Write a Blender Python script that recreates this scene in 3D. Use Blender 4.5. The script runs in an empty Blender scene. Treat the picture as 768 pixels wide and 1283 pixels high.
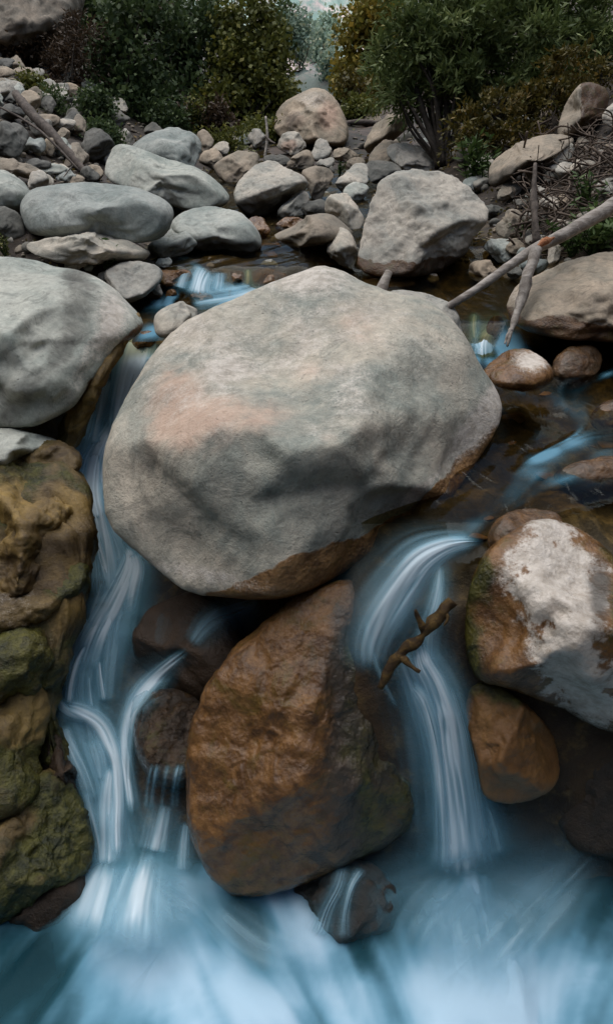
import bpy, bmesh, math, random
import numpy as np
from mathutils import Vector, Matrix
from mathutils.bvhtree import BVHTree

rng = np.random.default_rng(7)
random.seed(7)
SC = bpy.context.scene
COL = SC.collection
R = math.radians

# ------------------------------------------------------------------ camera
CAMZ, PITCH, FPX = 2.5, R(33.7), 855.3
W0, H0 = 768.0, 1283.0
CAM = np.array([0.0, 0.0, CAMZ])
FW = np.array([0.0, math.cos(PITCH), -math.sin(PITCH)])
UP = np.array([0.0, math.sin(PITCH), math.cos(PITCH)])
RT = np.array([1.0, 0.0, 0.0])
cd = bpy.data.cameras.new('camera')
cd.sensor_fit = 'VERTICAL'; cd.sensor_height = 36.0; cd.sensor_width = 36.0 * W0 / H0
cd.lens = 36.0 * FPX / H0
cd.clip_start = 0.02; cd.clip_end = 2000
co = bpy.data.objects.new('camera', cd); COL.objects.link(co)
co.location = CAM; co.rotation_euler = (math.pi / 2 - PITCH, 0, 0)
SC.camera = co

def rays(px, py):
    px = np.asarray(px, float); py = np.asarray(py, float)
    return FW + np.multiply.outer((px - W0 / 2) / FPX, RT) - np.multiply.outer((py - H0 / 2) / FPX, UP)
def at(px, py, d):                       # photo point at a depth in metres -> world point
    return CAM + rays(px, py) * np.asarray(d, float)[..., None]

# ------------------------------------------------------------------ numpy noise
def _hash(ix, iy, iz, seed):
    h = (ix * 374761393 + iy * 668265263 + iz * 2147483647 + seed * 974634777) & 0xFFFFFFFF
    h = ((h ^ (h >> 13)) * 1274126177) & 0xFFFFFFFF
    h = ((h ^ (h >> 16)) * 2246822519) & 0xFFFFFFFF
    return ((h ^ (h >> 15)) & 0xFFFF) / 32767.5 - 1.0
def vnoise(p, seed=0):
    p = np.asarray(p, float)
    i = np.floor(p).astype(np.int64); f = p - i
    u = f * f * f * (f * (f * 6 - 15) + 10)
    x, y, z = i[..., 0], i[..., 1], i[..., 2]
    def L(a, b, t): return a + (b - a) * t
    c = [[[_hash(x + dx, y + dy, z + dz, seed) for dz in (0, 1)] for dy in (0, 1)] for dx in (0, 1)]
    ux, uy, uz = u[..., 0], u[..., 1], u[..., 2]
    return L(L(L(c[0][0][0], c[0][0][1], uz), L(c[0][1][0], c[0][1][1], uz), uy),
             L(L(c[1][0][0], c[1][0][1], uz), L(c[1][1][0], c[1][1][1], uz), uy), ux)
ROT = np.array([[0.36, 0.48, -0.8], [-0.8, 0.6, 0.0], [0.48, 0.64, 0.6]])
def fbm(p, octv=4, seed=0, gain=0.5, ridged=False):
    p = np.asarray(p, float); a, s, tot = 1.0, 0.0, 0.0
    for k in range(octv):
        n = vnoise(p, seed + k * 17)
        if ridged: n = 1 - 2 * np.abs(n)
        s = s + a * n; tot += a; a *= gain
        p = (p * 2.03) @ ROT.T + 3.1
    return s / tot
def smooth(a, b, x):
    t = np.clip((np.asarray(x, float) - a) / (b - a), 0, 1)
    return t * t * (3 - 2 * t)
def lerp(a, b, t): return a + (b - a) * t

# ------------------------------------------------------------------ object helpers
def tag(o, label=None, cat=None, group=None, kind=None):
    if label: o['label'] = label
    if cat: o['category'] = cat
    if group: o['group'] = group
    if kind: o['kind'] = kind
    return o
def link(name, me, parent=None):
    o = bpy.data.objects.new(name, me); COL.objects.link(o)
    if parent is not None: o.parent = parent
    return o
def empty(name, loc):
    o = bpy.data.objects.new(name, None); COL.objects.link(o); o.location = loc
    o.empty_display_size = 0.1
    return o
def mesh_np(name, V, F, mat=None, smooth_=True):
    """V (n,3); F list of faces or (m,k) array."""
    me = bpy.data.meshes.new(name)
    V = np.asarray(V, np.float32)
    if isinstance(F, np.ndarray):
        m, k = F.shape
        me.vertices.add(len(V)); me.vertices.foreach_set('co', V.ravel())
        me.loops.add(m * k); me.loops.foreach_set('vertex_index', F.ravel().astype(np.int32))
        me.polygons.add(m); me.polygons.foreach_set('loop_start', np.arange(0, m * k, k, dtype=np.int32))
        me.polygons.foreach_set('loop_total', np.full(m, k, np.int32))
        me.update(calc_edges=True); me.validate()
    else:
        me.from_pydata(V.tolist(), [], F); me.update()
    if smooth_:
        me.polygons.foreach_set('use_smooth', np.ones(len(me.polygons), bool))
    if mat is not None: me.materials.append(mat)
    return me
def attr_f(me, name, val):
    a = me.attributes.new(name, 'FLOAT', 'POINT'); a.data.foreach_set('value', np.asarray(val, np.float32))
def attr_c(me, name, val):
    a = me.attributes.new(name, 'FLOAT_COLOR', 'POINT'); a.data.foreach_set('color', np.asarray(val, np.float32).ravel())
def grid_faces(nr, nc):
    i = np.arange(nr - 1)[:, None] * nc + np.arange(nc - 1)[None, :]
    i = i.ravel()
    return np.stack([i, i + 1, i + nc + 1, i + nc], 1)

# ------------------------------------------------------------------ node helpers
class NT:
    def __init__(s, name):
        s.m = bpy.data.materials.new(name); s.m.use_nodes = True
        s.t = s.m.node_tree; s.t.nodes.clear()
        s.out = s.t.nodes.new('ShaderNodeOutputMaterial')
    def n(s, typ, **kw):
        nd = s.t.nodes.new(typ)
        for k, v in kw.items(): setattr(nd, k, v)
        return nd
    def l(s, a, b): s.t.links.new(a, b)
    def put(s, sock, v):
        if isinstance(v, bpy.types.NodeSocket): s.l(v, sock)
        elif isinstance(v, (tuple, list)) and len(v) == 3 and sock.type == 'RGBA': sock.default_value = (*v, 1)
        else: sock.default_value = v
    def pos(s): return s.n('ShaderNodeNewGeometry').outputs['Position']
    def noise(s, vec, scale, detail=6, rough=0.6, dist=0.0):
        nd = s.n('ShaderNodeTexNoise'); s.put(nd.inputs['Vector'], vec)
        nd.inputs['Scale'].default_value = scale; nd.inputs['Detail'].default_value = detail
        nd.inputs['Roughness'].default_value = rough; nd.inputs['Distortion'].default_value = dist
        return nd.outputs['Fac']
    def ramp(s, fac, a, b):
        nd = s.n('ShaderNodeMapRange'); nd.interpolation_type = 'SMOOTHSTEP'
        s.put(nd.inputs[0], fac); nd.inputs[1].default_value = a; nd.inputs[2].default_value = b
        return nd.outputs[0]
    def mix(s, fac, a, b, mode='MIX'):
        nd = s.n('ShaderNodeMix', data_type='RGBA', blend_type=mode)
        s.put(nd.inputs['Factor'], fac); s.put(nd.inputs[6], a); s.put(nd.inputs[7], b)
        return nd.outputs[2]
    def math(s, op, a, b=0.0, clamp=False):
        nd = s.n('ShaderNodeMath', operation=op, use_clamp=clamp)
        s.put(nd.inputs[0], a); s.put(nd.inputs[1], b)
        return nd.outputs[0]
    def attr(s, name):
        return s.n('ShaderNodeAttribute', attribute_name=name)
    def bump(s, h, strength=1.0, dist=0.01, normal=None):
        nd = s.n('ShaderNodeBump'); s.put(nd.inputs['Height'], h)
        nd.inputs['Strength'].default_value = strength; nd.inputs['Distance'].default_value = dist
        if normal is not None: s.l(normal, nd.inputs['Normal'])
        return nd.outputs[0]
    def bsdf(s, color, rough, normal=None, spec=0.5):
        nd = s.n('ShaderNodeBsdfPrincipled')
        s.put(nd.inputs['Base Color'], color); s.put(nd.inputs['Roughness'], rough)
        s.put(nd.inputs['Specular IOR Level'], spec)
        if normal is not None: s.l(normal, nd.inputs['Normal'])
        return nd
    def done(s, sh):
        s.l(sh.outputs[0] if hasattr(sh, 'outputs') else sh, s.out.inputs[0]); return s.m

def rock_mat(name, c1, c2, c3, scale=1.0, w1=(.11, .055, .02), w2=(.05, .026, .012), moss=(.07, .065, .012), bump=1.0, fuzz=1.0, gloss=0.0, crack=.3, grime=0.55):
    t = NT(name); p = t.pos()
    n1 = t.noise(p, 1.6 * scale, 8, .62, .6)
    col = t.mix(t.ramp(n1, .36, .64), c1, c2)
    n2 = t.noise(p, 4.5 * scale, 9, .7, .8)
    col = t.mix(t.math('MULTIPLY', t.ramp(n2, .52, .72), grime), col, c3)
    n5 = t.noise(p, 3.1 * scale, 10, .72, 1.6)
    col = t.mix(t.math('MULTIPLY', t.ramp(n5, .50, .56), .30), col, t.mix(.5, c1, c2))
    col = t.mix(t.math('MULTIPLY', t.ramp(n5, .44, .40), .35), col, c3)
    n4 = t.noise(p, 16 * scale, 7, .7)
    n3 = t.noise(p, 70 * scale, 4, .8)
    col = t.mix(1.0, col, t.mix(n3, (.72, .72, .72), (1.28, 1.28, 1.28)), 'MULTIPLY')
    col = t.mix(1.0, col, t.mix(t.ramp(n4, .3, .7), (.82, .82, .82), (1.12, 1.12, 1.12)), 'MULTIPLY')
    ck = t.noise(p, 2.6 * scale, 5, .55, 1.5)
    ckf = t.ramp(t.math('ABSOLUTE', t.math('SUBTRACT', ck, .5)), .012, .0)
    ckf = t.math('MULTIPLY', ckf, t.ramp(n1, .45, .6))
    col = t.mix(t.math('MULTIPLY', ckf, crack), col, c3)
    pit = t.ramp(t.noise(p, 38 * scale, 3, .6), .66, .74)
    col = t.mix(t.math('MULTIPLY', pit, .5), col, c3)
    oi = t.n('ShaderNodeObjectInfo').outputs['Random']
    col = t.mix(1.0, col, t.mix(oi, (.80, .82, .84), (1.14, 1.11, 1.06)), 'MULTIPLY')
    a = t.attr('paint'); sep = t.n('ShaderNodeSeparateColor'); t.l(a.outputs['Color'], sep.inputs[0])
    wet, pale, pink, dark = sep.outputs[0], sep.outputs[1], sep.outputs[2], a.outputs['Alpha']
    jit = t.math('MULTIPLY', t.math('SUBTRACT', n4, .5), 1.1)
    jit2 = t.math('MULTIPLY', t.math('SUBTRACT', n2, .5), 1.1)
    def edge(x, j, lo=.3, hi=.7): return t.ramp(t.math('ADD', x, t.math('MULTIPLY', j, t.math('MULTIPLY', t.math('MULTIPLY', x, t.math('SUBTRACT', 1.25, x)), 2.5))), lo, hi)
    col = t.mix(t.math('MULTIPLY', edge(pink, t.math('ADD', jit2, t.math('MULTIPLY', jit, .6)), .12, .88), .66), col, t.mix(n4, (.56, .34, .24), (.66, .48, .37)))
    wn = t.noise(p, 9 * scale, 8, .7, .5)
    wc = t.mix(t.ramp(wn, .35, .65), w2, w1)
    wc = t.mix(t.ramp(n2, .5, .7), wc, moss)
    wc = t.mix(1.0, wc, t.mix(n3, (.55, .55, .55), (1.45, 1.45, 1.45)), 'MULTIPLY')
    ms = t.attr('moss').outputs['Fac']
    mc = t.mix(t.ramp(wn, .35, .65), (.010, .017, .004), (.085, .085, .014))
    we = edge(wet, jit, .35, .6)
    col = t.mix(we, col, wc)
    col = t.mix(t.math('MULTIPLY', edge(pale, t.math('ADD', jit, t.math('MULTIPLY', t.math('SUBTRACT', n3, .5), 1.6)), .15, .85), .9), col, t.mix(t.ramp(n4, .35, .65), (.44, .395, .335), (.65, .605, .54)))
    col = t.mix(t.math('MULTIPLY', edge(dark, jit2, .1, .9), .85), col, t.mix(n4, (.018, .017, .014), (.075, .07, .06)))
    me = edge(ms, jit2, .2, .75)
    col = t.mix(t.math('MULTIPLY', me, .9), col, mc)
    h = t.math('ADD', t.math('MULTIPLY', n4, .6), t.math('MULTIPLY', n3, .25))
    h = t.math('ADD', h, n2)
    h = t.math('SUBTRACT', h, t.math('MULTIPLY', t.math('ADD', t.math('MULTIPLY', ckf, crack), pit), .25))
    vor = t.n('ShaderNodeTexVoronoi'); t.l(p, vor.inputs['Vector']); vor.inputs['Scale'].default_value = 45 * scale
    hf = t.math('MULTIPLY', t.math('ADD', vor.outputs[0], t.noise(p, 40 * scale, 6, .75)), t.math('MULTIPLY', t.math('ADD', we, me), .5 * fuzz))
    nb = t.bump(h, .75 * bump, .022 / scale)
    nb = t.bump(hf, .9, .012 / scale, nb)
    rough = t.math('SUBTRACT', .82 - gloss, t.math('MULTIPLY', we, t.math('ADD', .22, t.math('MULTIPLY', n4, .35))))
    return t.done(t.bsdf(col, rough, nb, .4))

M = {}
M['pale'] = rock_mat('pale_sandstone', (.52, .475, .40), (.31, .315, .28), (.12, .115, .10), scale=2.2, grime=.7)
M['hero'] = rock_mat('hero_sandstone', (.58, .525, .43), (.28, .305, .27), (.14, .16, .142), scale=1.35, w1=(.34, .19, .075), w2=(.12, .06, .022), moss=(.20, .12, .035), grime=.55, crack=.10, bump=1.15)
M['green'] = rock_mat('green_grey_sandstone', (.44, .46, .42), (.25, .29, .27), (.105, .12, .11), scale=1.8, grime=.6)
M['tan'] = rock_mat('tan_sandstone', (.37, .305, .23), (.23, .205, .16), (.10, .085, .06), scale=2.2, grime=.7)
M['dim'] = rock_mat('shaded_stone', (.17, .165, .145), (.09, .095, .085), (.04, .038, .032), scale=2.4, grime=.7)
M['brown'] = rock_mat('wet_brown_stone', (.27, .14, .045), (.15, .072, .024), (.04, .024, .012), scale=1.5, w1=(.20, .10, .034), w2=(.08, .038, .014), moss=(.11, .07, .014), bump=.75, gloss=.30, fuzz=.5)
M['mossy'] = rock_mat('mossy_stone', (.26, .175, .052), (.07, .045, .018), (.04, .026, .011), scale=2.0, grime=.8, w1=(.16, .10, .03), w2=(.06, .036, .014), bump=1.3, gloss=.36)
M['wetdark'] = rock_mat('wet_dark_stone', (.05, .030, .016), (.03, .02, .012), (.014, .011, .008), scale=1.3, w1=(.06, .034, .015), w2=(.022, .015, .009), bump=1.3, gloss=.35)

# ------------------------------------------------------------------ terrain
LP = np.array([(-9, -.3), (.95, -.3), (1.2, -.16), (1.36, -.05), (1.55, .10), (1.81, .24), (2.1, .39), (2.44, .55), (2.9, .69), (3.4, .80), (3.5, .84), (3.6, 1.10), (3.75, 1.16), (4.4, 1.16), (4.75, 1.28), (6, 1.3), (9, 1.34), (14, 1.42), (30, 1.8), (60, 2.3), (90, 16)])
MP = np.array([(-9, -.3), (.95, -.3), (1.2, -.2), (1.4, -.05), (1.6, .2), (1.85, .4), (2.2, .6), (2.7, .8), (3.3, 1.0), (3.7, 1.08), (4.4, 1.12), (4.75, 1.25), (6, 1.3), (9, 1.34), (14, 1.42), (30, 1.8), (60, 2.3), (90, 16)])
RP = np.array([(-9, -.3), (.95, -.3), (1.2, -.15), (1.33, -.02), (1.47, .42), (1.58, .72), (1.72, .97), (1.84, 1.02), (3.6, 1.03), (4.0, 1.07), (4.5, 1.09), (5.0, 1.12), (5.35, 1.26), (6, 1.3), (9, 1.34), (14, 1.42), (30, 1.8), (60, 2.3), (90, 16)])
def terrain_base(X, Y):
    zl = np.interp(Y, LP[:, 0], LP[:, 1]); zm = np.interp(Y, MP[:, 0], MP[:, 1]); zr = np.interp(Y, RP[:, 0], RP[:, 1])
    a = smooth(-.62, -.34, X); b = smooth(-.1, .2, X)
    z = lerp(lerp(zl, zm, a), zr, b)
    # left bank beside the cascade, then the shoal and the talus slope behind
    z = z + smooth(.0, .45, -(X + 1.12)) * .55 * (1 - smooth(3.2, 3.7, Y)) * smooth(.4, 1.4, Y)
    z = z + .20 * smooth(.95, 1.6, -X) * smooth(3.6, 4.1, Y)
    xc = .028 * np.maximum(Y - 8, 0)
    far = smooth(4.6, 7.5, Y)
    lw = np.maximum(-(X - xc) - 1.9, 0)
    z = z + far * (np.minimum(lw, 3) * .38 + np.maximum(lw - 3, 0) * .62)
    rw = np.maximum((X - xc) - 1.25, 0)
    z = z + smooth(3.9, 5.2, Y) * (np.minimum(rw, 1.5) * .45 + np.maximum(rw - 1.5, 0) * .55)
    # canyon sides away from the near stream
    z = z + (1 - smooth(3.9, 5.2, Y)) * (np.maximum(X - 2.0, 0) * .5 + np.maximum(-X - 2.2, 0) * .5)
    z = z + np.maximum(-Y - 1.2, 0) * 1.2 + np.maximum(np.abs(X - xc) - 5, 0) * .35  # unseen rise behind the camera and steeper sides, added to block low sky light
    return z
def terrain_z(X, Y):
    z = terrain_base(X, Y)
    P = np.stack([X, Y, z * 0], -1)
    dist = np.sqrt(X * X + Y * Y)
    near = 1 - smooth(4, 7, dist)
    z = z + fbm(P * 3.2, 5, 11) * (.07 * near + .03)
    z = z + fbm(np.stack([X, Y, z], -1) * 9, 4, 12, ridged=True) * .03 * near
    farm = smooth(7, 16, dist)
    z = z + farm * fbm(P * .35, 5, 13) * np.clip(dist * .035, .2, 4)
    return z
tx = np.sinh(np.linspace(-5.08, 5.08, 520)); ty = 2 + np.sinh(np.linspace(-3.2, 5.5, 470))
GX, GY = np.meshgrid(tx, ty)
GZ = terrain_z(GX, GY)
tv = np.stack([GX, GY, GZ], -1).reshape(-1, 3)
tf = grid_faces(*GX.shape)
TBVH = BVHTree.FromPolygons(tv.tolist(), tf.tolist())
def hit(px, py, bvh=None):
    r = rays(px, py); v = Vector(r)
    loc, nrm, i, dd = (bvh or TBVH).ray_cast(Vector(CAM), v.normalized(), 500)
    if loc is None: return None, None
    return np.array(loc), dd / v.length      # point, depth along the axis

def ground_mat():
    t = NT('streambed_ground'); p = t.pos()
    n1 = t.noise(p, 2.2, 10, .7, .5); n2 = t.noise(p, 11, 8, .7); n3 = t.noise(p, .5, 8, .65, .4); n4 = t.noise(p, 60, 4, .8)
    near = t.mix(t.ramp(n1, .36, .64), (.016, .010, .006), (.055, .032, .014))
    near = t.mix(t.ramp(n2, .5, .68), near, (.11, .07, .025))
    bedm = t.mix(t.ramp(n2, .38, .62), (.05, .036, .014), (.20, .135, .048)); bedm = t.mix(t.ramp(n1, .4, .6), bedm, (.03, .022, .009))
    soil = t.mix(t.ramp(n2, .35, .68), (.014, .010, .007), (.055, .04, .027))
    hill = t.mix(t.ramp(n3, .42, .58), (.016, .015, .010), (.085, .058, .044))
    hill = t.mix(t.ramp(n1, .48, .64), hill, (.014, .018, .009))
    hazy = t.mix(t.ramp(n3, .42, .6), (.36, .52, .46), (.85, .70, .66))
    z = t.attr('zone'); sp = t.n('ShaderNodeSeparateColor'); t.l(z.outputs['Color'], sp.inputs[0])
    near = t.mix(z.outputs['Alpha'], near, bedm)
    col = t.mix(sp.outputs[0], near, soil)
    col = t.mix(sp.outputs[1], col, hill)
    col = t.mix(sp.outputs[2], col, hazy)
    col = t.mix(1.0, col, t.mix(n4, (.6, .6, .6), (1.4, 1.4, 1.4)), 'MULTIPLY')
    nb = t.bump(t.math('ADD', n2, t.math('MULTIPLY', n4, .3)), .8, .03)
    return t.done(t.bsdf(col, t.math('ADD', .5, t.math('MULTIPLY', n1, .4)), nb, .35))
gm = ground_mat()
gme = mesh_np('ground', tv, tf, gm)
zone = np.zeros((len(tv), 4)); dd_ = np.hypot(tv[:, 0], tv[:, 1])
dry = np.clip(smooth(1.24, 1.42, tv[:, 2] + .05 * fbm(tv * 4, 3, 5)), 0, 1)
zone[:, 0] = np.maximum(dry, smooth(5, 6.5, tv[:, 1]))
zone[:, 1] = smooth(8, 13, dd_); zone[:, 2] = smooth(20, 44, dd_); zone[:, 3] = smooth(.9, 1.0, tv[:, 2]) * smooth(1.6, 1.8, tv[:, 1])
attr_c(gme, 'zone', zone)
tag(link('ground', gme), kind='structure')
# ------------------------------------------------------------------ rocks
_ICO = {}
def ico(n):
    if n not in _ICO:
        bm = bmesh.new(); bmesh.ops.create_icosphere(bm, subdivisions=n, radius=1.0)
        V = np.array([v.co[:] for v in bm.verts]); F = np.array([[v.index for v in f.verts] for f in bm.faces])
        bm.free(); _ICO[n] = (V / np.linalg.norm(V, axis=1)[:, None], F)
    return _ICO[n]
def chaikin(P, k=2):
    P = np.asarray(P, float)
    for _ in range(k):
        Q = np.roll(P, -1, 0)
        P = np.stack([P * .75 + Q * .25, P * .25 + Q * .75], 1).reshape(-1, 2)
    return P
def radial(P, c, n=720):
    d = P - c; ang = np.arctan2(d[:, 1], d[:, 0])
    th = np.linspace(-np.pi, np.pi, n, endpoint=False); out = np.zeros(n)
    A = d; B = np.roll(d, -1, 0); E = B - A
    for k, t in enumerate(th):
        u = np.array([math.cos(t), math.sin(t)])
        den = u[0] * E[:, 1] - u[1] * E[:, 0]
        den = np.where(np.abs(den) < 1e-9, 1e-9, den)
        s = (A[:, 0] * E[:, 1] - A[:, 1] * E[:, 0]) / den
        w = (A[:, 0] * u[1] - A[:, 1] * u[0]) / den
        ok = (w >= -1e-6) & (w <= 1 + 1e-6) & (s > 0)
        out[k] = s[ok].max() if ok.any() else 1.0
    return th, out
def normals(V, F):
    fn = np.cross(V[F[:, 1]] - V[F[:, 0]], V[F[:, 2]] - V[F[:, 0]])
    N = np.zeros_like(V)
    for k in range(3): np.add.at(N, F[:, k], fn)
    return N / (np.linalg.norm(N, axis=1)[:, None] + 1e-12)
CHANNEL = []           # wet rocks the falls run over
ROCKS = {}
def rock(name, label, poly, mat='pale', d=None, T=None, planes=(), nplanes=9, seed=0, amp=.06, freq=1.6, fine=.012, p=.78, sub=5, wl=None, paint=None,
         moss=None, cat='rock', group=None, sm=2, lean=.3, sharp=30, back=1.0, warp=.16, wetband=.06, tall=None):
    """poly: outline seen in the photo; d = (depth at its top, depth at its bottom) in metres, or None to stand it on the ground."""
    P = np.asarray(poly, float)
    c = np.array([(P[:, 0].min() + P[:, 0].max()) / 2, (P[:, 1].min() + P[:, 1].max()) / 2]) * .5 + P.mean(0) * .5
    Ps = chaikin(P, sm)
    # keep the drawn extent after corner cutting
    Ps = c + (Ps - c) * ((P.max(0) - P.min(0)) / (Ps.max(0) - Ps.min(0)))
    y0, y1 = P[:, 1].min(), P[:, 1].max(); hh = (y1 - y0) / 2; ww = (P[:, 0].max() - P[:, 0].min()) / 2
    if d is None:
        q, dh = hit(c[0], y1 - 3)
        if T is None: T = .85 * min(ww, hh * 1.2) / FPX * dh
        tilt = lean * 2 * hh / FPX * dh
        d = (dh * .988 + tilt, dh * .988)
    dc = (d[0] + d[1]) / 2
    if T is None: T = .8 * min(ww, hh * 1.2) / FPX * dc
    N, F = ico(sub)
    N = N.copy()
    sa = np.sqrt(N[:, 0] ** 2 + N[:, 1] ** 2); phi = np.arctan2(N[:, 1], N[:, 0])
    g = sa ** p; w = np.sign(N[:, 2]) * np.abs(N[:, 2]) ** p
    Q = np.stack([g * np.cos(phi), g * np.sin(phi), w], 1)      # x right, y down, z away
    r_ = np.random.default_rng(seed + 101)
    pl = [(np.array(n, float) / np.linalg.norm(n), f) for n, f in planes]
    for k in range(nplanes):
        n = r_.normal(size=3); n /= np.linalg.norm(n)
        if abs(n[2]) < .45: n[2] = .6 * (1 if n[2] > 0 else -1); n /= np.linalg.norm(n)
        pl.append((n, r_.uniform(.46, .80)))
    acc = np.ones(len(Q))
    for i_, (n, f) in enumerate(pl):
        f = f * (1 + warp * (vnoise(Q * 1.5 + i_ * 7.3 + seed, seed + i_) + .3 * vnoise(Q * 4.1 + i_ * 7.3, seed + i_)))
        acc += np.maximum(0, Q @ n / f) ** sharp
    Q = Q * (acc ** (-1 / sharp))[:, None]
    off = r_.uniform(-50, 50, 3)
    Q = Q * (1 + amp * fbm(Q * freq + off, 3, seed))[:, None]
    th, rr = radial(Ps, c)
    R_ = np.interp(phi, np.append(th, np.pi), np.append(rr, rr[0]))
    px = c[0] + Q[:, 0] * R_; py = c[1] + Q[:, 1] * R_
    dep = d[0] + (d[1] - d[0]) * (py - y0) / (y1 - y0) + Q[:, 2] * T * np.where(Q[:, 2] > 0, back, 1.0)
    V = CAM + rays(px, py) * np.maximum(dep, .3)[:, None]
    nn = normals(V, F)
    if (nn * (V - V.mean(0))).sum() < 0: F = F[:, ::-1]; nn = -nn
    size = max(ww, hh) / FPX * dc
    Pw = V / size + off
    disp = fbm(Pw * 3.0, 6, seed + 3, .58) * fine * 1.5 + (fbm(Pw * 5.5, 5, seed + 9, ridged=True) - .2) * fine * .6
    # chipped steps: terraces of a low noise
    st = fbm(Pw * 2.2, 4, seed + 5) * 4; stp = np.floor(st) + smooth(.35, .65, st - np.floor(st))
    disp = disp + (stp - st) * fine * .5
    V = V + nn * (disp * size)[:, None]
    o3 = V.mean(0)
    me = mesh_np(name, V - o3, F, M[mat])
    A = np.zeros((len(V), 4)); jn = fbm(V * 6, 4, 21 + seed)
    if wl is not None:
        A[:, 0] = smooth(wl + wetband, wl - wetband * .4, V[:, 2] + jn * wetband * .8)
    if paint is not None: paint(px, py, V, jn, A)
    attr_c(me, 'paint', np.clip(A, 0, 1))
    mo = np.zeros(len(V))
    if moss is not None: mo = np.clip(moss(px, py, V, jn), 0, 1)
    attr_f(me, 'moss', mo)
    ob = link(name, me); ob.location = o3
    tag(ob, label, cat, group)
    ROCKS[label] = (V, F)
    return ob
def blob(px, py, cx, cy, rx, ry): return np.exp(-(((px - cx) / rx) ** 2 + ((py - cy) / ry) ** 2))

# --- the great boulder in the middle
HX = [120, 240, 300, 350, 400, 450, 500, 540, 575, 600, 640]; HY = [778, 757, 736, 710, 690, 672, 646, 614, 578, 551, 500]
CH = [120, 240, 300, 350, 400, 450, 500, 540, 575, 600, 640]
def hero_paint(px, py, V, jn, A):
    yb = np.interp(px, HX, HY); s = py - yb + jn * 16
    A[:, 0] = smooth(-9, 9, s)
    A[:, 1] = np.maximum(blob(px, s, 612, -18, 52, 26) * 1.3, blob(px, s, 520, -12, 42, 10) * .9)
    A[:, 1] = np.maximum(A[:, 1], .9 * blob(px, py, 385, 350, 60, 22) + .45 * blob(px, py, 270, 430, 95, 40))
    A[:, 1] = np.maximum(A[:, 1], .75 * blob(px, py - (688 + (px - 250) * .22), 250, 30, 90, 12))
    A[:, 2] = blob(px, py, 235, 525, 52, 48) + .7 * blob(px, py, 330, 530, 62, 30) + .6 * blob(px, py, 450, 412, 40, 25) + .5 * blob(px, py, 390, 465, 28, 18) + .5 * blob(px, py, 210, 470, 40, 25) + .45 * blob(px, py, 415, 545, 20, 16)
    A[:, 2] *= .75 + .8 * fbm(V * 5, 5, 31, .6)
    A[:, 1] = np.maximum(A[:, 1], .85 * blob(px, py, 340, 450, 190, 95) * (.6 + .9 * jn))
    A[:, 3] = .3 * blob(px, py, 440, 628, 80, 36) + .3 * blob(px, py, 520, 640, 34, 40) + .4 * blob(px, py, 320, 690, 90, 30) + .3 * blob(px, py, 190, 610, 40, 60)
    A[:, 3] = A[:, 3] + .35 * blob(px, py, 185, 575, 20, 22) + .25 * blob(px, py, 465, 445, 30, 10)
hero_poly = [(400, 332), (425, 338), (450, 352), (490, 368), (530, 375), (562, 395), (585, 425), (600, 460), (622, 488), (631, 515), (622, 542), (600, 575), (570, 615), (540, 650), (500, 682), (450, 706), (400, 735), (350, 749), (300, 748), (240, 743), (205, 716), (170, 690), (135, 656), (131, 600), (138, 545), (160, 500), (190, 450), (225, 408), (270, 385), (330, 360), (380, 339)]
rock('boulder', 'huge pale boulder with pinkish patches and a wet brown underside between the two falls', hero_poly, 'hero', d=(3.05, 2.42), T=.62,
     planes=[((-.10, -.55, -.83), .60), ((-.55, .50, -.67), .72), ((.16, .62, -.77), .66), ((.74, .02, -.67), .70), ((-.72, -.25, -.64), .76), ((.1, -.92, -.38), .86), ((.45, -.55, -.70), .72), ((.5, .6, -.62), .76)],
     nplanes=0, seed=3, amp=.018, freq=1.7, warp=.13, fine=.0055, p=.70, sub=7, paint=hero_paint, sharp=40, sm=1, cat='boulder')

# --- pear-shaped brown rock below it
def pear_paint(px, py, V, jn, A):
    A[:, 0] = .95
    A[:, 3] = smooth(-25, 60, px - np.interp(py, [720, 850, 950, 1100], [436, 395, 385, 405]) + jn * 60) * 1.0
pear_poly = [(447, 728), (452, 780), (470, 830), (520, 888), (533, 960), (526, 1030), (480, 1070), (420, 1092), (370, 1112), (320, 1127), (275, 1117), (240, 1062), (230, 1000), (236, 920), (260, 860), (290, 820), (330, 780), (370, 748), (420, 732)]
rock('boulder', 'brown pear-shaped wet rock wedged under the huge pale boulder', pear_poly, 'brown', d=(2.46, 2.36), T=.30,
     planes=[((-.5, -.1, -.8), .62), ((.6, .12, -.75), .58), ((0, .6, -.75), .75), ((-.1, -.6, -.75), .72)], nplanes=0, seed=8, amp=.05, fine=.02, sub=7, p=.75, paint=pear_paint,
     moss=lambda px, py, V, jn: smooth(20, 110, px - np.interp(py, [720, 850, 950, 1100], [420, 385, 375, 390]) + jn * 70) * .5, sharp=14, cat='boulder')

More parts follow.
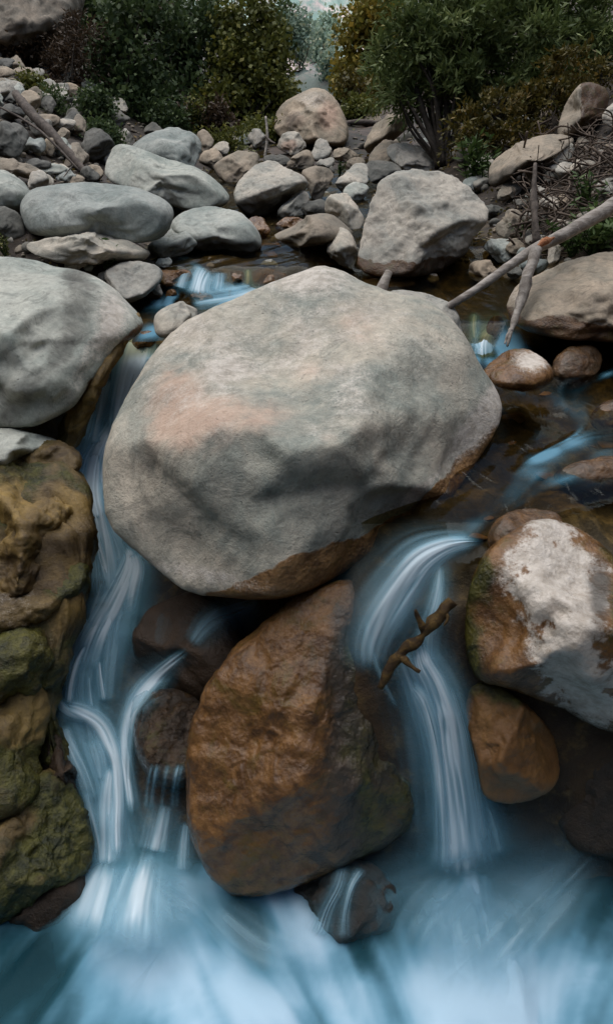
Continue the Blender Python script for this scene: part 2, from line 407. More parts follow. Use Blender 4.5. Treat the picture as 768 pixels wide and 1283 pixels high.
# --- right rock with the white crust
def crust_paint(px, py, V, jn, A):
    A[:, 0] = .9
    cx = np.interp(py, [650, 700, 800, 900], [688, 690, 706, 735]); hw = np.interp(py, [650, 700, 800, 900], [38, 58, 50, 40])
    m = smooth(34, -26, np.abs(px - cx) - hw + jn * 44) * smooth(935, 880, py + jn * 40)
    m = m * smooth(-.30, .12, fbm(V * 16, 5, 77, .65) + .5 * (1 - np.abs(px - cx) / hw))
    A[:, 1] = m
    A[:, 2] = .0 * m * blob(px, py, 715, 690, 40, 60)
    A[:, 3] = np.maximum(blob(px, py, 750, 745, 16, 50), .6 * smooth(860, 930, py + .35 * (768 - px)))
rock('boulder', 'rounded brown boulder with a white mineral crust down its middle, right of the lower fall', [(640, 668), (680, 653), (730, 668), (775, 705), (830, 770), (840, 860), (790, 922), (740, 905), (700, 882), (640, 858), (594, 850), (584, 800), (588, 740), (605, 695)], 'brown',
     d=(2.36, 2.24), T=.38, planes=[((-.55, 0, -.8), .7), ((.1, -.6, -.8), .72), ((.1, .65, -.75), .72)], nplanes=0, seed=12, amp=.04, fine=.012, sub=6, paint=crust_paint, cat='boulder',
     moss=lambda px, py, V, jn: .8 * smooth(30, -10, px - 600 + jn * 40) + .6 * smooth(745, 775, px + jn * 30))
rock('rock', 'small brown wet stone tucked under the white crusted boulder', [(592, 856), (622, 855), (655, 878), (692, 920), (702, 960), (690, 992), (645, 1006), (606, 1001), (600, 960), (583, 905), (583, 875)], 'brown',
     d=(2.33, 2.30), T=.18, planes=[((-.4, -.2, -.8), .66), ((.6, .1, -.7), .6), ((0, .7, -.7), .8)], nplanes=0, seed=14, amp=.05, fine=.02, sub=6, moss=lambda px, py, V, jn: .9 * smooth(895, 860, py + jn * 25))
# --- left foreground boulder
def left_paint(px, py, V, jn, A):
    yb = np.interp(px, [-150, 40, 90, 110, 130, 150, 175], [560, 545, 520, 480, 462, 432, 412]); s = py - yb + jn * 14
    A[:, 0] = smooth(-10, 10, s)
    A[:, 1] = .8 * blob(px, py, 140, 395, 22, 40) + .5 * blob(px, s, 110, -30, 45, 25)
    A[:, 3] = .55 * smooth(20, 0, np.abs(px - np.interp(py, [350, 420, 540], [105, 95, 0])) - 8 + jn * 20) + .35 * blob(px, py, 40, 350, 80, 14)
rock('boulder', 'big smooth greenish grey boulder at the left edge beside the upper lip of the fall', [(-20, 326), (30, 321), (80, 334), (120, 352), (150, 380), (171, 405), (166, 420), (140, 434), (128, 455), (108, 480), (92, 505), (70, 522), (40, 536), (0, 535), (-60, 545), (-160, 520), (-200, 430), (-150, 345), (-80, 325)], 'green',
     d=(3.55, 3.15), T=.5, planes=[((.1, -.7, -.7), .7), ((.55, .2, -.8), .72), ((-.2, .5, -.8), .72)], nplanes=0, seed=21, amp=.05, fine=.008, sub=6, paint=left_paint, cat='boulder')
rock('rock', 'pale grey ledge of rock beneath the big greenish boulder at the left edge', [(-60, 532), (0, 534), (55, 545), (86, 556), (82, 568), (50, 582), (0, 590), (-60, 592)], 'green', d=(3.2, 3.0), T=.25, nplanes=3, seed=22, fine=.015, sub=5,
     paint=lambda px, py, V, jn, A: A.__setitem__((slice(None), 3), .7 * smooth(60, 85, px + jn * 20)))
MS = lambda k, lo=.0: (lambda px, py, V, jn: np.clip(lo + k * (jn * 1.6 + .35), 0, 1))
rock('mossy_rock', 'brown algae-covered strip of rock along the foot of the greenish boulder', [(151, 401), (174, 393), (151, 437), (128, 477), (112, 527), (95, 575), (70, 571), (79, 527), (91, 503), (110, 467), (131, 431)], 'mossy', d=(3.42, 3.2), T=.16, nplanes=2, seed=30, fine=.06, moss=MS(.4))
rock('mossy_rock', 'knob of yellow-brown mossy rock under the pale ledge at left', [(20, 578), (39, 559), (70, 552), (96, 564), (101, 586), (75, 607), (39, 604)], 'mossy', d=(3.1, 3.0), T=.14, nplanes=2, seed=31, fine=.06, moss=MS(.35))
rock('mossy_rock', 'broad mossy brown rock at the left edge beside the middle of the left fall', [(-70, 564), (-2, 567), (50, 573), (90, 590), (109, 636), (115, 696), (111, 744), (71, 734), (30, 750), (-70, 762)], 'mossy', d=(3.05, 2.78), T=.32, planes=[((.3, -.6, -.7), .7), ((.6, .3, -.7), .7)], nplanes=2, seed=32, fine=.065, amp=.08, sub=6,
     moss=lambda px, py, V, jn: np.clip(.55 * smooth(650, 590, py + jn * 60) + .7 * blob(px, py, 75, 590, 40, 20) + .5 * jn, 0, 1))
rock('mossy_rock', 'pale yellow mossy ledge below the broad brown rock at the left edge', [(-70, 724), (-1, 731), (40, 716), (82, 700), (111, 708), (113, 740), (72, 768), (30, 792), (-1, 805), (-70, 816)], 'mossy', d=(2.85, 2.72), T=.2, planes=[((.1, -.6, -.75), .7)], nplanes=2, seed=33, fine=.06,
     paint=lambda px, py, V, jn, A: A.__setitem__((slice(None), 1), .22 * smooth(75, 40, px + jn * 30)), moss=lambda px, py, V, jn: smooth(50, 85, px + jn * 30) * .9 + .25 * jn)
rock('mossy_rock', 'dark green lumpy moss cushion below the yellow ledge at left', [(-50, 794), (-1, 789), (41, 782), (64, 800), (68, 842), (53, 875), (20, 880), (-50, 887)], 'mossy', d=(2.72, 2.64), T=.2, nplanes=1, seed=34, fine=.06, amp=.1, moss=MS(.9, .25))
rock('mossy_rock', 'tan mossy bulge at the left edge above the dark wet toe', [(-70, 849), (-1, 849), (41, 844), (60, 870), (62, 906), (47, 954), (53, 1002), (20, 1026), (-70, 1050)], 'mossy', d=(2.66, 2.52), T=.26, planes=[((.3, -.5, -.8), .66)], nplanes=2, seed=35, fine=.06, amp=.08, moss=lambda px, py, V, jn: .6 * smooth(900, 960, py + jn * 60) + .4 * jn)
rock('mossy_rock', 'dark green mossy rock toe in the lower left corner', [(-60, 988), (-1, 988), (51, 970), (87, 978), (111, 1024), (115, 1078), (82, 1114), (40, 1141), (-1, 1168), (-60, 1180)], 'mossy', d=(2.6, 2.5), T=.28, planes=[((.4, -.3, -.8), .66)], nplanes=2, seed=36, fine=.06, amp=.08,
     paint=lambda px, py, V, jn, A: A.__setitem__((slice(None), 3), np.clip(.45 + .5 * jn, 0, 1)), moss=MS(.7, .2), sub=6)
rock('wet_rock', 'dark brown wet rock at the waterline in the lower left corner', [(-60, 1140), (0, 1135), (50, 1110), (95, 1090), (118, 1110), (100, 1150), (60, 1180), (0, 1200), (-60, 1210)], 'wetdark', d=(2.56, 2.5), T=.2, nplanes=3, seed=37, fine=.03)
rock('wet_rock', 'brown steep rock wall left of the lower part of the left fall', [(52, 850), (72, 880), (80, 930), (100, 990), (118, 1040), (122, 1085), (90, 1080), (55, 1010), (40, 940), (42, 880)], 'wetdark', d=(2.72, 2.6), T=.16, nplanes=3, seed=38, fine=.05)
rock('mossy_rock', 'long brown mossy rock face running down the left edge behind the mossy ledges', [(-80, 585), (40, 590), (98, 604), (116, 660), (118, 712), (104, 770), (82, 830), (74, 900), (96, 980), (116, 1050), (96, 1110), (20, 1150), (-80, 1170)], 'mossy', d=(3.0, 2.66), T=.25, nplanes=2, seed=39, fine=.05, amp=.06, sub=6, moss=MS(.6, .05),
     paint=lambda px, py, V, jn, A: A.__setitem__((slice(None), 3), np.clip(.35 + .8 * jn, 0, .9)))
# --- dark rocks in the gap behind the pear rock
rock('wet_rock', 'dark wet slab under the huge boulder right of the left fall', [(168, 755), (200, 735), (250, 745), (300, 770), (310, 830), (270, 870), (225, 880), (190, 850), (165, 810)], 'wetdark', d=(2.95, 2.7), T=.2, planes=[((-.3, -.4, -.8), .7)], nplanes=2, seed=40, fine=.02)
rock('wet_rock', 'brown wet stone low in the gap left of the pear-shaped rock', [(168, 900), (185, 868), (230, 862), (262, 890), (262, 950), (240, 985), (200, 988), (172, 955)], 'wetdark', d=(2.68, 2.58), T=.18, planes=[((-.3, -.5, -.8), .62)], nplanes=2, seed=41, fine=.02,
     paint=lambda px, py, V, jn, A: A.__setitem__((slice(None), 0), np.clip(.55 + jn, 0, 1)))
rock('wet_rock', 'small dark stone at the foot of the pear-shaped rock with water running over it', [(345, 1105), (400, 1085), (460, 1085), (490, 1110), (500, 1150), (460, 1182), (400, 1188), (362, 1170), (340, 1130)], 'wetdark', d=(2.46, 2.42), T=.14, nplanes=4, seed=42, fine=.09, amp=.12, moss=MS(.4), paint=lambda px, py, V, jn, A: A.__setitem__((slice(None), 3), .6))
rock('wet_rock', 'dark mossy rock behind the snagged branch in the right fall', [(500, 850), (540, 760), (580, 720), (610, 730), (600, 830), (590, 880), (560, 850), (530, 900), (535, 960), (515, 900)], 'wetdark', d=(2.45, 2.42), T=.1, nplanes=2, seed=43, fine=.05, moss=MS(.5))
rock('wet_rock', 'dark shadowed rock under the white crusted boulder at the right edge', [(690, 900), (740, 900), (800, 920), (850, 980), (840, 1060), (768, 1080), (715, 1060), (690, 1010)], 'wetdark', d=(2.46, 2.45), T=.16, nplanes=3, seed=44, fine=.03)
# --- right hand stream
def mid_paint(px, py, V, jn, A): A[:, 0] = 1 - blob(px, py, 665, 452, 24, 16) * 1.1; A[:, 1] = blob(px, py, 665, 452, 22, 14) * 1.1
rock('rock', 'brown stone with a pale dry cap standing midstream right of the huge boulder', [(600, 472), (620, 450), (650, 436), (680, 450), (692, 475), (670, 489), (630, 487)], 'brown', d=(3.28, 3.12), T=.16, nplanes=2, planes=[((.2, -.6, -.75), .7)], seed=50, fine=.02, paint=mid_paint)
def slab_paint(px, py, V, jn, A):
    A[:, 0] = smooth(-8, 8, py - np.interp(px, [640, 660, 700, 768, 900], [380, 400, 398, 402, 400]) + jn * 10); A[:, 3] = .45 * blob(px, py, 730, 378, 60, 22)
    A[:, 1] = .4 * blob(px, py, 645, 370, 10, 14)
rock('boulder', 'broad tan slab boulder with a wet brown foot at the right edge below the log', [(645, 362), (670, 345), (705, 330), (750, 320), (800, 312), (880, 330), (900, 400), (840, 430), (768, 427), (700, 423), (655, 412), (638, 392)], 'tan', d=(4.15, 3.6), T=.42, planes=[((.1, -.7, -.7), .7), ((-.1, .5, -.8), .66)], nplanes=1, seed=51, fine=.012, sub=6, paint=slab_paint, cat='boulder')
for k, (lab, pg) in enumerate([
    ('small brown wet stone at the right edge of the stream under the tan slab', [(745, 462), (752, 442), (768, 436), (790, 445), (790, 466), (760, 470)]),
    ('low brown wet stone farther down the right edge of the stream', [(738, 530), (748, 508), (775, 500), (800, 510), (800, 538), (760, 542)]),
    ('flat brown stone barely showing above the water by the right edge', [(690, 600), (720, 580), (768, 572), (810, 580), (810, 612), (740, 616)]),
    ('dark rounded stone half under water behind the white crusted boulder', [(610, 675), (625, 650), (660, 635), (695, 640), (705, 660), (680, 690), (630, 700)]),
    ('broad submerged brown stone right of the pale-capped midstream stone', [(690, 470), (700, 442), (730, 432), (752, 442), (750, 468), (720, 480)])]):
    rock('wet_rock', lab, pg, 'brown', nplanes=2, seed=60 + k, fine=.03, wl=3, T=.1, paint=lambda px, py, V, jn, A: A.__setitem__((slice(None), 3), .5))
rock('rock', 'pale wedge of rock behind the huge boulder at the foot of the log', [(486, 372), (500, 364), (545, 372), (585, 392), (592, 410), (584, 432), (560, 425), (520, 400)], 'pale', d=(3.75, 3.6), T=.2, nplanes=3, seed=70, wl=1.2)
rock('rock', 'pale rounded stone by the left lip of the falls, beside the huge boulder', [(194, 402), (200, 388), (225, 378), (250, 378), (258, 388), (250, 404), (222, 420), (198, 424)], 'pale', d=(3.62, 3.5), T=.14, nplanes=3, seed=71, wl=1.24, cat='stone')
rock('rock', 'large rough grey boulder standing upright in the middle distance above the huge boulder', [(447, 270), (460, 236), (485, 222), (510, 213), (545, 213), (580, 228), (606, 250), (619, 270), (604, 295), (580, 318), (550, 340), (510, 348), (455, 347), (443, 320)], 'pale', T=.42, seed=72, fine=.03, amp=.06, sub=6, nplanes=2,
     planes=[((-.45, 0, -.85), .62), ((.25, -.5, -.8), .66), ((.4, .5, -.75), .7)], wl=1.3, wetband=.05, cat='boulder',
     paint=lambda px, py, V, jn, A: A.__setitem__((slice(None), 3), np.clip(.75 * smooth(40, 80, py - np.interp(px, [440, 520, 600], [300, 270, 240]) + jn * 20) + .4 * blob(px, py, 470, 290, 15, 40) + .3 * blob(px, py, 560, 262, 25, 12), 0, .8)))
# (outline, label, material, options)
for k, (mat, lab, pg, kw) in enumerate([
    ('green', 'long smooth pale boulder lying left of the upper pool', [(25, 260), (40, 237), (77, 231), (123, 228), (167, 235), (200, 246), (218, 262), (213, 282), (197, 300), (150, 306), (67, 297), (34, 292)], dict(sub=6, T=.35, fine=.006, planes=[((0, -.75, -.65), .6), ((.1, .5, -.8), .72)], nplanes=1)),
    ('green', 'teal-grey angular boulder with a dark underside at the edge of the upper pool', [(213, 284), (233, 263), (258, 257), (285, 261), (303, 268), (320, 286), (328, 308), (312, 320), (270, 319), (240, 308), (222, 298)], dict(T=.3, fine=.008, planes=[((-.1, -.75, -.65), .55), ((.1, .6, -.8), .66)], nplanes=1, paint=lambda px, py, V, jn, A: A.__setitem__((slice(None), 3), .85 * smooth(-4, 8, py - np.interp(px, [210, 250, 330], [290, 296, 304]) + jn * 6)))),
    ('green', 'long grey-blue boulder leaning behind the smooth pale one at upper left', [(132, 200), (143, 182), (157, 180), (187, 191), (225, 203), (252, 213), (278, 234), (287, 250), (270, 263), (235, 264), (205, 254), (175, 242), (150, 233), (133, 220)], dict(sub=6, T=.4, fine=.008, planes=[((.05, -.8, -.6), .55), ((-.1, .5, -.8), .7)], nplanes=1)),
    ('pale', 'thin pointed slab standing at the left end of the grey-blue boulder', [(147, 184), (151, 170), (156, 159), (163, 166), (171, 174), (168, 188), (155, 190)], dict(T=.15)),
    ('green', 'pale hump of rock behind the grey-blue boulder', [(163, 190), (180, 172), (215, 160), (245, 160), (262, 168), (267, 190), (262, 212), (235, 218), (195, 205)], dict(T=.5, fine=.02, nplanes=4)),
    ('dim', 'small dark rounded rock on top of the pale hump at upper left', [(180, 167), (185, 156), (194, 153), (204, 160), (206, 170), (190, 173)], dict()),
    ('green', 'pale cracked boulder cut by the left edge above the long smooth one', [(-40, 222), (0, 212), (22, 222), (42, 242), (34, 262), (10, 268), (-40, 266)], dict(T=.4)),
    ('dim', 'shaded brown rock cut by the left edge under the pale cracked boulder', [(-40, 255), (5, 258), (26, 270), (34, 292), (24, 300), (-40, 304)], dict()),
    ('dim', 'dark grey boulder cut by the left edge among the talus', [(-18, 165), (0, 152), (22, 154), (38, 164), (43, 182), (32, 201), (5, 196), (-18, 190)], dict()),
    ('tan', 'tan sloping slab at the left edge below the dark grey boulder', [(-20, 196), (10, 194), (38, 206), (62, 219), (55, 229), (20, 224), (-20, 220)], dict()),
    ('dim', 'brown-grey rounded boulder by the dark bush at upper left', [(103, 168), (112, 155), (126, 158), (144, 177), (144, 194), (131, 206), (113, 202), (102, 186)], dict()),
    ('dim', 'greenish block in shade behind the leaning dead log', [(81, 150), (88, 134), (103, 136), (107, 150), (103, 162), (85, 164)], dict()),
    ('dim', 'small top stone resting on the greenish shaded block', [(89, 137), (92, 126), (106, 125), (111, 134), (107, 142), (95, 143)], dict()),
    ('tan', 'small tan stone just left of the leaning dead log', [(68, 172), (72, 162), (82, 160), (89, 168), (86, 178), (73, 180)], dict()),
    ('tan', 'brownish stone between the dead log and the rounded boulder', [(85, 190), (92, 178), (104, 180), (113, 194), (109, 206), (95, 206)], dict()),
    ('tan', 'tan block at the lower end of the leaning dead log', [(106, 214), (112, 206), (124, 206), (131, 216), (126, 226), (112, 226)], dict()),
    ('pale', 'small pale stone left of the long smooth boulder crest', [(38, 234), (42, 222), (56, 217), (68, 224), (66, 234), (50, 240)], dict()),
    ('tan', 'reddish tan stone touching the crest of the long smooth boulder', [(82, 226), (86, 218), (100, 217), (107, 226), (100, 232), (86, 232)], dict()),
    ('dim', 'grey stone high on the talus at the left edge', [(2, 122), (8, 112), (20, 112), (26, 122), (20, 130), (6, 131)], dict()),
    ('dim', 'brown block in the talus above the dark grey boulder', [(0, 142), (8, 130), (28, 128), (36, 140), (30, 152), (8, 153)], dict()),
    ('tan', 'pointed tan-white boulder at the left of the central heap', [(266, 208), (283, 197), (310, 185), (325, 188), (329, 200), (318, 214), (304, 222), (293, 234), (277, 224)], dict(nplanes=6)),
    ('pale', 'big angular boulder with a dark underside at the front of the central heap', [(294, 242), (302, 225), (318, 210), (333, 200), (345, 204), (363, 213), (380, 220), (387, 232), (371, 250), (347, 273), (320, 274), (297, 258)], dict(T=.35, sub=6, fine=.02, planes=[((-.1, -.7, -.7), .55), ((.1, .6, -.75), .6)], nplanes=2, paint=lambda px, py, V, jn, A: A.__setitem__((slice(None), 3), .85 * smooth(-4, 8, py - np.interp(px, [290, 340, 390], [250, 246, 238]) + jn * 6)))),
    ('tan', 'largest grey boulder at the back of the heap with a brown hollow in its face', [(342, 165), (344, 150), (352, 131), (373, 120), (393, 109), (410, 114), (423, 130), (433, 150), (436, 178), (415, 184), (385, 180), (360, 176)], dict(T=.7, sub=6, fine=.02, planes=[((-.5, 0, -.8), .6), ((.45, -.2, -.8), .66), ((0, -.8, -.6), .72)], nplanes=0, paint=lambda px, py, V, jn, A: (A.__setitem__((slice(None), 3), .65 * blob(px, py, 366, 150, 16, 11)), A.__setitem__((slice(None), 2), .9 * blob(px, py, 412, 145, 14, 22) + .5 * blob(px, py, 370, 150, 18, 12)), A.__setitem__((slice(None), 1), .5 * blob(px, py, 392, 125, 22, 14))))),
    ('pale', 'rounded pale boulder with a rusty stain below the largest back boulder', [(342, 178), (350, 168), (362, 165), (380, 167), (390, 178), (387, 190), (368, 196), (345, 192)], dict(paint=lambda px, py, V, jn, A: A.__setitem__((slice(None), 2), blob(px, py, 362, 183, 12, 8)))),
    ('tan', 'slanting slab leaning in the middle of the central heap', [(352, 208), (366, 197), (386, 186), (393, 205), (382, 216), (366, 216)], dict()),
    ('dim', 'shaded low stone between the pointed boulder and the rusty stained one', [(330, 198), (342, 192), (362, 194), (366, 204), (350, 208), (336, 207)], dict()),
    ('pale', 'small round pale stone right of the rusty stained boulder', [(390, 188), (397, 175), (410, 172), (416, 183), (413, 197), (400, 203), (392, 197)], dict()),
    ('tan', 'low tan stone in front of the bare yellow weed', [(412, 188), (423, 181), (440, 188), (449, 196), (443, 206), (425, 205)], dict()),
    ('pale', 'small flat pale stone in the middle of the heap', [(392, 206), (408, 196), (420, 200), (418, 212), (402, 214)], dict()),
    ('tan', 'smooth grey-tan boulder right of the big angular one', [(377, 216), (388, 209), (399, 207), (417, 215), (422, 233), (410, 250), (393, 254), (386, 232)], dict()),
    ('pale', 'rounded grey boulder at the right of the heap beside the upright one', [(418, 224), (433, 211), (455, 201), (465, 215), (460, 234), (446, 249), (424, 240)], dict()),
    ('tan', 'small tan stone perched on the rounded grey boulder', [(432, 206), (443, 197), (458, 199), (460, 207), (444, 213)], dict()),
    ('pale', 'white-flecked wedge standing in the gap below the big angular boulder', [(346, 268), (358, 251), (377, 238), (389, 247), (388, 266), (375, 276), (354, 278)], dict()),
    ('brown', 'low rusty brown stone at the waterline below the white-flecked wedge', [(342, 284), (352, 273), (372, 272), (388, 280), (376, 290), (350, 292)], dict(wl=3)),
    ('brown', 'rusty brown wet stone in the dark gap behind the teal-grey boulder', [(308, 288), (314, 272), (328, 270), (341, 284), (340, 300), (320, 302)], dict(wl=3)),
    ('tan', 'smooth dome-shaped tan rock at the right side of the upper pool', [(330, 306), (342, 292), (360, 279), (385, 268), (410, 268), (432, 282), (442, 294), (425, 306), (370, 310)], dict(T=.35, fine=.006, nplanes=2)),
    ('pale', 'pale pitted boulder right of the dome-shaped rock', [(400, 265), (413, 244), (427, 236), (448, 248), (458, 275), (445, 294), (418, 280)], dict()),
    ('pale', 'grey wedge in front of the upright boulder by the water', [(402, 302), (415, 288), (432, 284), (446, 306), (449, 348), (432, 344), (410, 326)], dict(T=.15)),
    ('tan', 'brownish boulder under the drooping willow at the right back', [(449, 190), (453, 167), (467, 150), (486, 144), (510, 148), (513, 163), (492, 178), (470, 198)], dict(T=.4)),
    ('tan', 'slanted grey rock in front of the boulder under the willow', [(462, 202), (473, 181), (490, 171), (512, 176), (520, 196), (500, 214), (474, 213)], dict()),
    ('pale', 'pale flat rock with dead twigs lying on it under the willow', [(482, 184), (509, 178), (539, 189), (560, 208), (545, 220), (505, 214)], dict()),
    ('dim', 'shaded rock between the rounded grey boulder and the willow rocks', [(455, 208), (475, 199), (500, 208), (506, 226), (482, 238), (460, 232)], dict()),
    ('tan', 'tall pillar-like rock with a rusty right face on the right bank', [(698, 168), (705, 140), (716, 118), (726, 106), (745, 104), (762, 117), (759, 135), (752, 158), (734, 174), (710, 178)], dict(T=.4, planes=[((.6, -.1, -.75), .5), ((-.5, 0, -.8), .6)], nplanes=1, fine=.02, paint=lambda px, py, V, jn, A: A.__setitem__((slice(None), 0), .9 * smooth(-3, 3, px - np.interp(py, [100, 175], [728, 726]) + jn * 4)))),
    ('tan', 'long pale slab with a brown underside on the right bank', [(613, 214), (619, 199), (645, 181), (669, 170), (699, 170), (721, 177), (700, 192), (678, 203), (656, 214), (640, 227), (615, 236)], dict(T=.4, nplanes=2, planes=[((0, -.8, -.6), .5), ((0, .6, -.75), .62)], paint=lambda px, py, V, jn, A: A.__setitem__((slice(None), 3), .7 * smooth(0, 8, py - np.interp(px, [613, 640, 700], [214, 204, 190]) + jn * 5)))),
    ('pale', 'white-grey rounded rock below the pillar on the right bank', [(678, 198), (689, 187), (712, 178), (720, 187), (710, 206), (690, 219), (680, 211)], dict()),
    ('tan', 'small tan stone left of the white-grey rounded rock', [(654, 216), (664, 206), (678, 212), (683, 223), (669, 233)], dict()),
    ('pale', 'grey boulder cut by the right edge next to the pillar rock', [(752, 148), (759, 130), (775, 118), (800, 120), (800, 162), (758, 158)], dict()),
    ('tan', 'squarish stone below the long pale slab', [(618, 247), (627, 234), (640, 226), (653, 233), (652, 245), (632, 254)], dict()),
    ('pale', 'round pale stone in the brushwood at the right edge', [(743, 240), (750, 228), (768, 222), (786, 232), (784, 246), (756, 252)], dict()),
    ('tan', 'pinkish tan stone beside the foot of the pillar rock', [(717, 184), (722, 174), (734, 171), (740, 180), (732, 188)], dict()),
    ('tan', 'brown bedded rock in the bank right of the upright boulder', [(618, 288), (626, 270), (645, 262), (660, 274), (655, 292), (632, 298)], dict()),
    ('green', 'grey-green block right of the upright boulder, upper of two', [(600, 318), (603, 301), (620, 294), (643, 297), (648, 312), (640, 328), (615, 330)], dict()),
    ('tan', 'dull brown block right of the upright boulder, lower of two', [(586, 348), (588, 330), (606, 326), (628, 330), (632, 346), (612, 356)], dict()),
    ('pale', 'pale rounded stone between the log and the tan slab', [(682, 328), (684, 312), (694, 304), (703, 310), (701, 324), (690, 332)], dict()),
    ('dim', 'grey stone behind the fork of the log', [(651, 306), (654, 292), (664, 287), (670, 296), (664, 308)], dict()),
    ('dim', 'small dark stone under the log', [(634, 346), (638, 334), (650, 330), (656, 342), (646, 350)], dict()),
    ('pale', 'flat pale shelf at the waterline behind the huge boulder', [(446, 358), (460, 349), (490, 347), (518, 350), (522, 360), (490, 366), (455, 366)], dict(wl=1.24)),
    ('green', 'small bluish rock leaning on the foot of the upright boulder', [(452, 346), (460, 330), (472, 327), (484, 338), (480, 352), (460, 354)], dict()),
    ('tan', 'small tan stone at the waterline right of the pale shelf', [(533, 350), (538, 343), (547, 343), (550, 351), (542, 356)], dict()),
    ('pale', 'wide low pale rock shelf on the left gravel bar', [(28, 306), (55, 297), (90, 293), (128, 292), (168, 302), (192, 322), (150, 332), (90, 332), (45, 324)], dict(T=.35, fine=.03, nplanes=3)),
    ('pale', 'pale knob lying on the low shelf of the left gravel bar', [(76, 330), (80, 318), (98, 314), (114, 322), (112, 336), (90, 340)], dict()),
    ('pale', 'bulky cream rock at the water edge of the left gravel bar', [(130, 342), (145, 332), (166, 327), (192, 331), (202, 342), (196, 357), (172, 378), (150, 380), (140, 358)], dict(T=.22, fine=.03, nplanes=4, wl=1.24)),
    ('pale', 'small upright cream stone at the water edge', [(178, 374), (181, 352), (190, 347), (200, 349), (206, 362), (202, 376)], dict(wl=1.235, T=.08)),
    ('green', 'bluish grey stone between the gravel bar and the teal-grey boulder', [(184, 314), (200, 296), (220, 285), (239, 296), (249, 316), (222, 327)], dict(nplanes=6, wl=1.26)),
    ('green', 'little squarish grey stone left of the small cascade', [(193, 332), (198, 323), (211, 322), (216, 331), (204, 338)], dict()),
    ('brown', 'brown wet block splitting the small upper cascade', [(285, 350), (288, 337), (300, 334), (307, 345), (305, 360), (290, 361)], dict(wl=3, T=.1)),
    ('brown', 'wide rusty wet rock at the right end of the small upper cascade', [(314, 348), (318, 337), (340, 333), (362, 338), (368, 350), (350, 360), (320, 360)], dict(wl=3, T=.14)),
    ('pale', 'small pale stone sitting on the rusty rock of the cascade', [(326, 334), (331, 326), (343, 325), (351, 331), (345, 337)], dict(T=.06)),
    ('brown', 'low mossy brown rock under the lip of the small upper cascade', [(196, 346), (205, 338), (225, 336), (240, 342), (236, 358), (210, 362)], dict(wl=3, T=.1)),
    ('brown', 'little brown stone at the foot of the small upper cascade', [(205, 372), (209, 363), (218, 362), (222, 370), (214, 376)], dict(wl=3)),
    ('brown', 'low olive brown stone in the white water below the small cascade', [(236, 371), (248, 366), (262, 368), (268, 374), (252, 379)], dict(wl=3)),
    ('brown', 'dark brown wet rock in the lip of the left fall', [(165, 430), (172, 418), (188, 414), (200, 420), (196, 438), (178, 442)], dict(wl=3, T=.1)),
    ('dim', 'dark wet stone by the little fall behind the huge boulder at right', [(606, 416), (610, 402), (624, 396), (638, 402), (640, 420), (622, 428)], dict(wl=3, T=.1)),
]):
    near = kw.pop('near', False)
    o = {'nplanes': 9, 'seed': 200 + k, 'fine': .024, 'sub': 5, 'amp': .07}
    o.update(kw)
    rock('rock', lab, pg, mat, cat='rock', **o)

CLD = hit(40, 62)[1]
tag(rock('cliff', 'bare grey tan cliff face with streaks in the upper left corner', [(-140, -90), (40, -90), (90, -40), (100, 0), (92, 30), (70, 62), (30, 74), (-140, 80)], 'tan', d=(CLD + 1.2, CLD), T=1.6, nplanes=5, seed=400, fine=.05, amp=.1, sub=6,
     paint=lambda px, py, V, jn, A: A.__setitem__((slice(None), 3), .55 + .4 * fbm(np.stack([px * .05 + py * .02, py * .006, 0 * px], -1), 4, 3))), cat='cliff')
for k, pg in enumerate([(30, 92, 15, 11), (10, 82, 14, 10), (48, 104, 10, 8), (4, 104, 12, 9), (24, 112, 9, 7), (56, 86, 9, 7), (36, 74, 11, 7), (12, 66, 12, 7), (50, 122, 10, 8)]):
    cx_, cy_, a_, b_ = pg; rg = np.random.default_rng(70 + k); an = np.linspace(0, 2 * np.pi, 9)[:-1]
    rock('rock', 'block of shaded stone in the talus under the cliff', [(cx_ + a_ * math.cos(t) * rg.uniform(.8, 1.15), cy_ + b_ * math.sin(t) * rg.uniform(.8, 1.15)) for t in an], ['tan', 'dim', 'green'][k % 3], nplanes=10, seed=420 + k, sub=4, fine=.03, group='blocks of the talus under the cliff')

ALLB = BVHTree.FromPolygons(np.vstack([tv] + [v for v, f in ROCKS.values()]).tolist(), sum([(f + o_).tolist() for f, o_ in zip([tf] + [f for v, f in ROCKS.values()], np.cumsum([0, len(tv)] + [len(v) for v, f in ROCKS.values()])[:-1])], []))
rg = np.random.default_rng(17); made = 0; cents = []
for i in range(1100):
    if made >= 96: break
    x, y = (rg.uniform(255, 620), rg.uniform(150, 270)) if i % 2 else (rg.uniform(-5, 150), rg.uniform(85, 235))
    if i % 7 == 0: x, y = rg.uniform(600, 770), rg.uniform(150, 340)
    q, d_ = hit(x, y); q2, d2 = hit(x, y, ALLB)
    if q is None or d_ > 22 or d2 < d_ - .05 or (300 < y and x < 600): continue
    if any(abs(x - a) < 11 and abs(y - b) < 8 for a, b in cents): continue
    cents.append((x, y)); made += 1
    a_, b_ = rg.uniform(10, 23), rg.uniform(8, 16); an = np.linspace(0, 2 * np.pi, 9)[:-1] + rg.uniform(0, .7)
    rock('rock', 'angular rock filling a gap in the heap between the larger boulders', [(x + a_ * math.cos(t) * rg.uniform(.75, 1.2), y - b_ * .5 + b_ * math.sin(t) * rg.uniform(.75, 1.2)) for t in an], ['pale', 'tan', 'pale', 'green', 'dim'][int(rg.integers(5))], nplanes=11, seed=500 + i, sub=4, fine=.03, group='angular rocks filling the gaps of the heap')
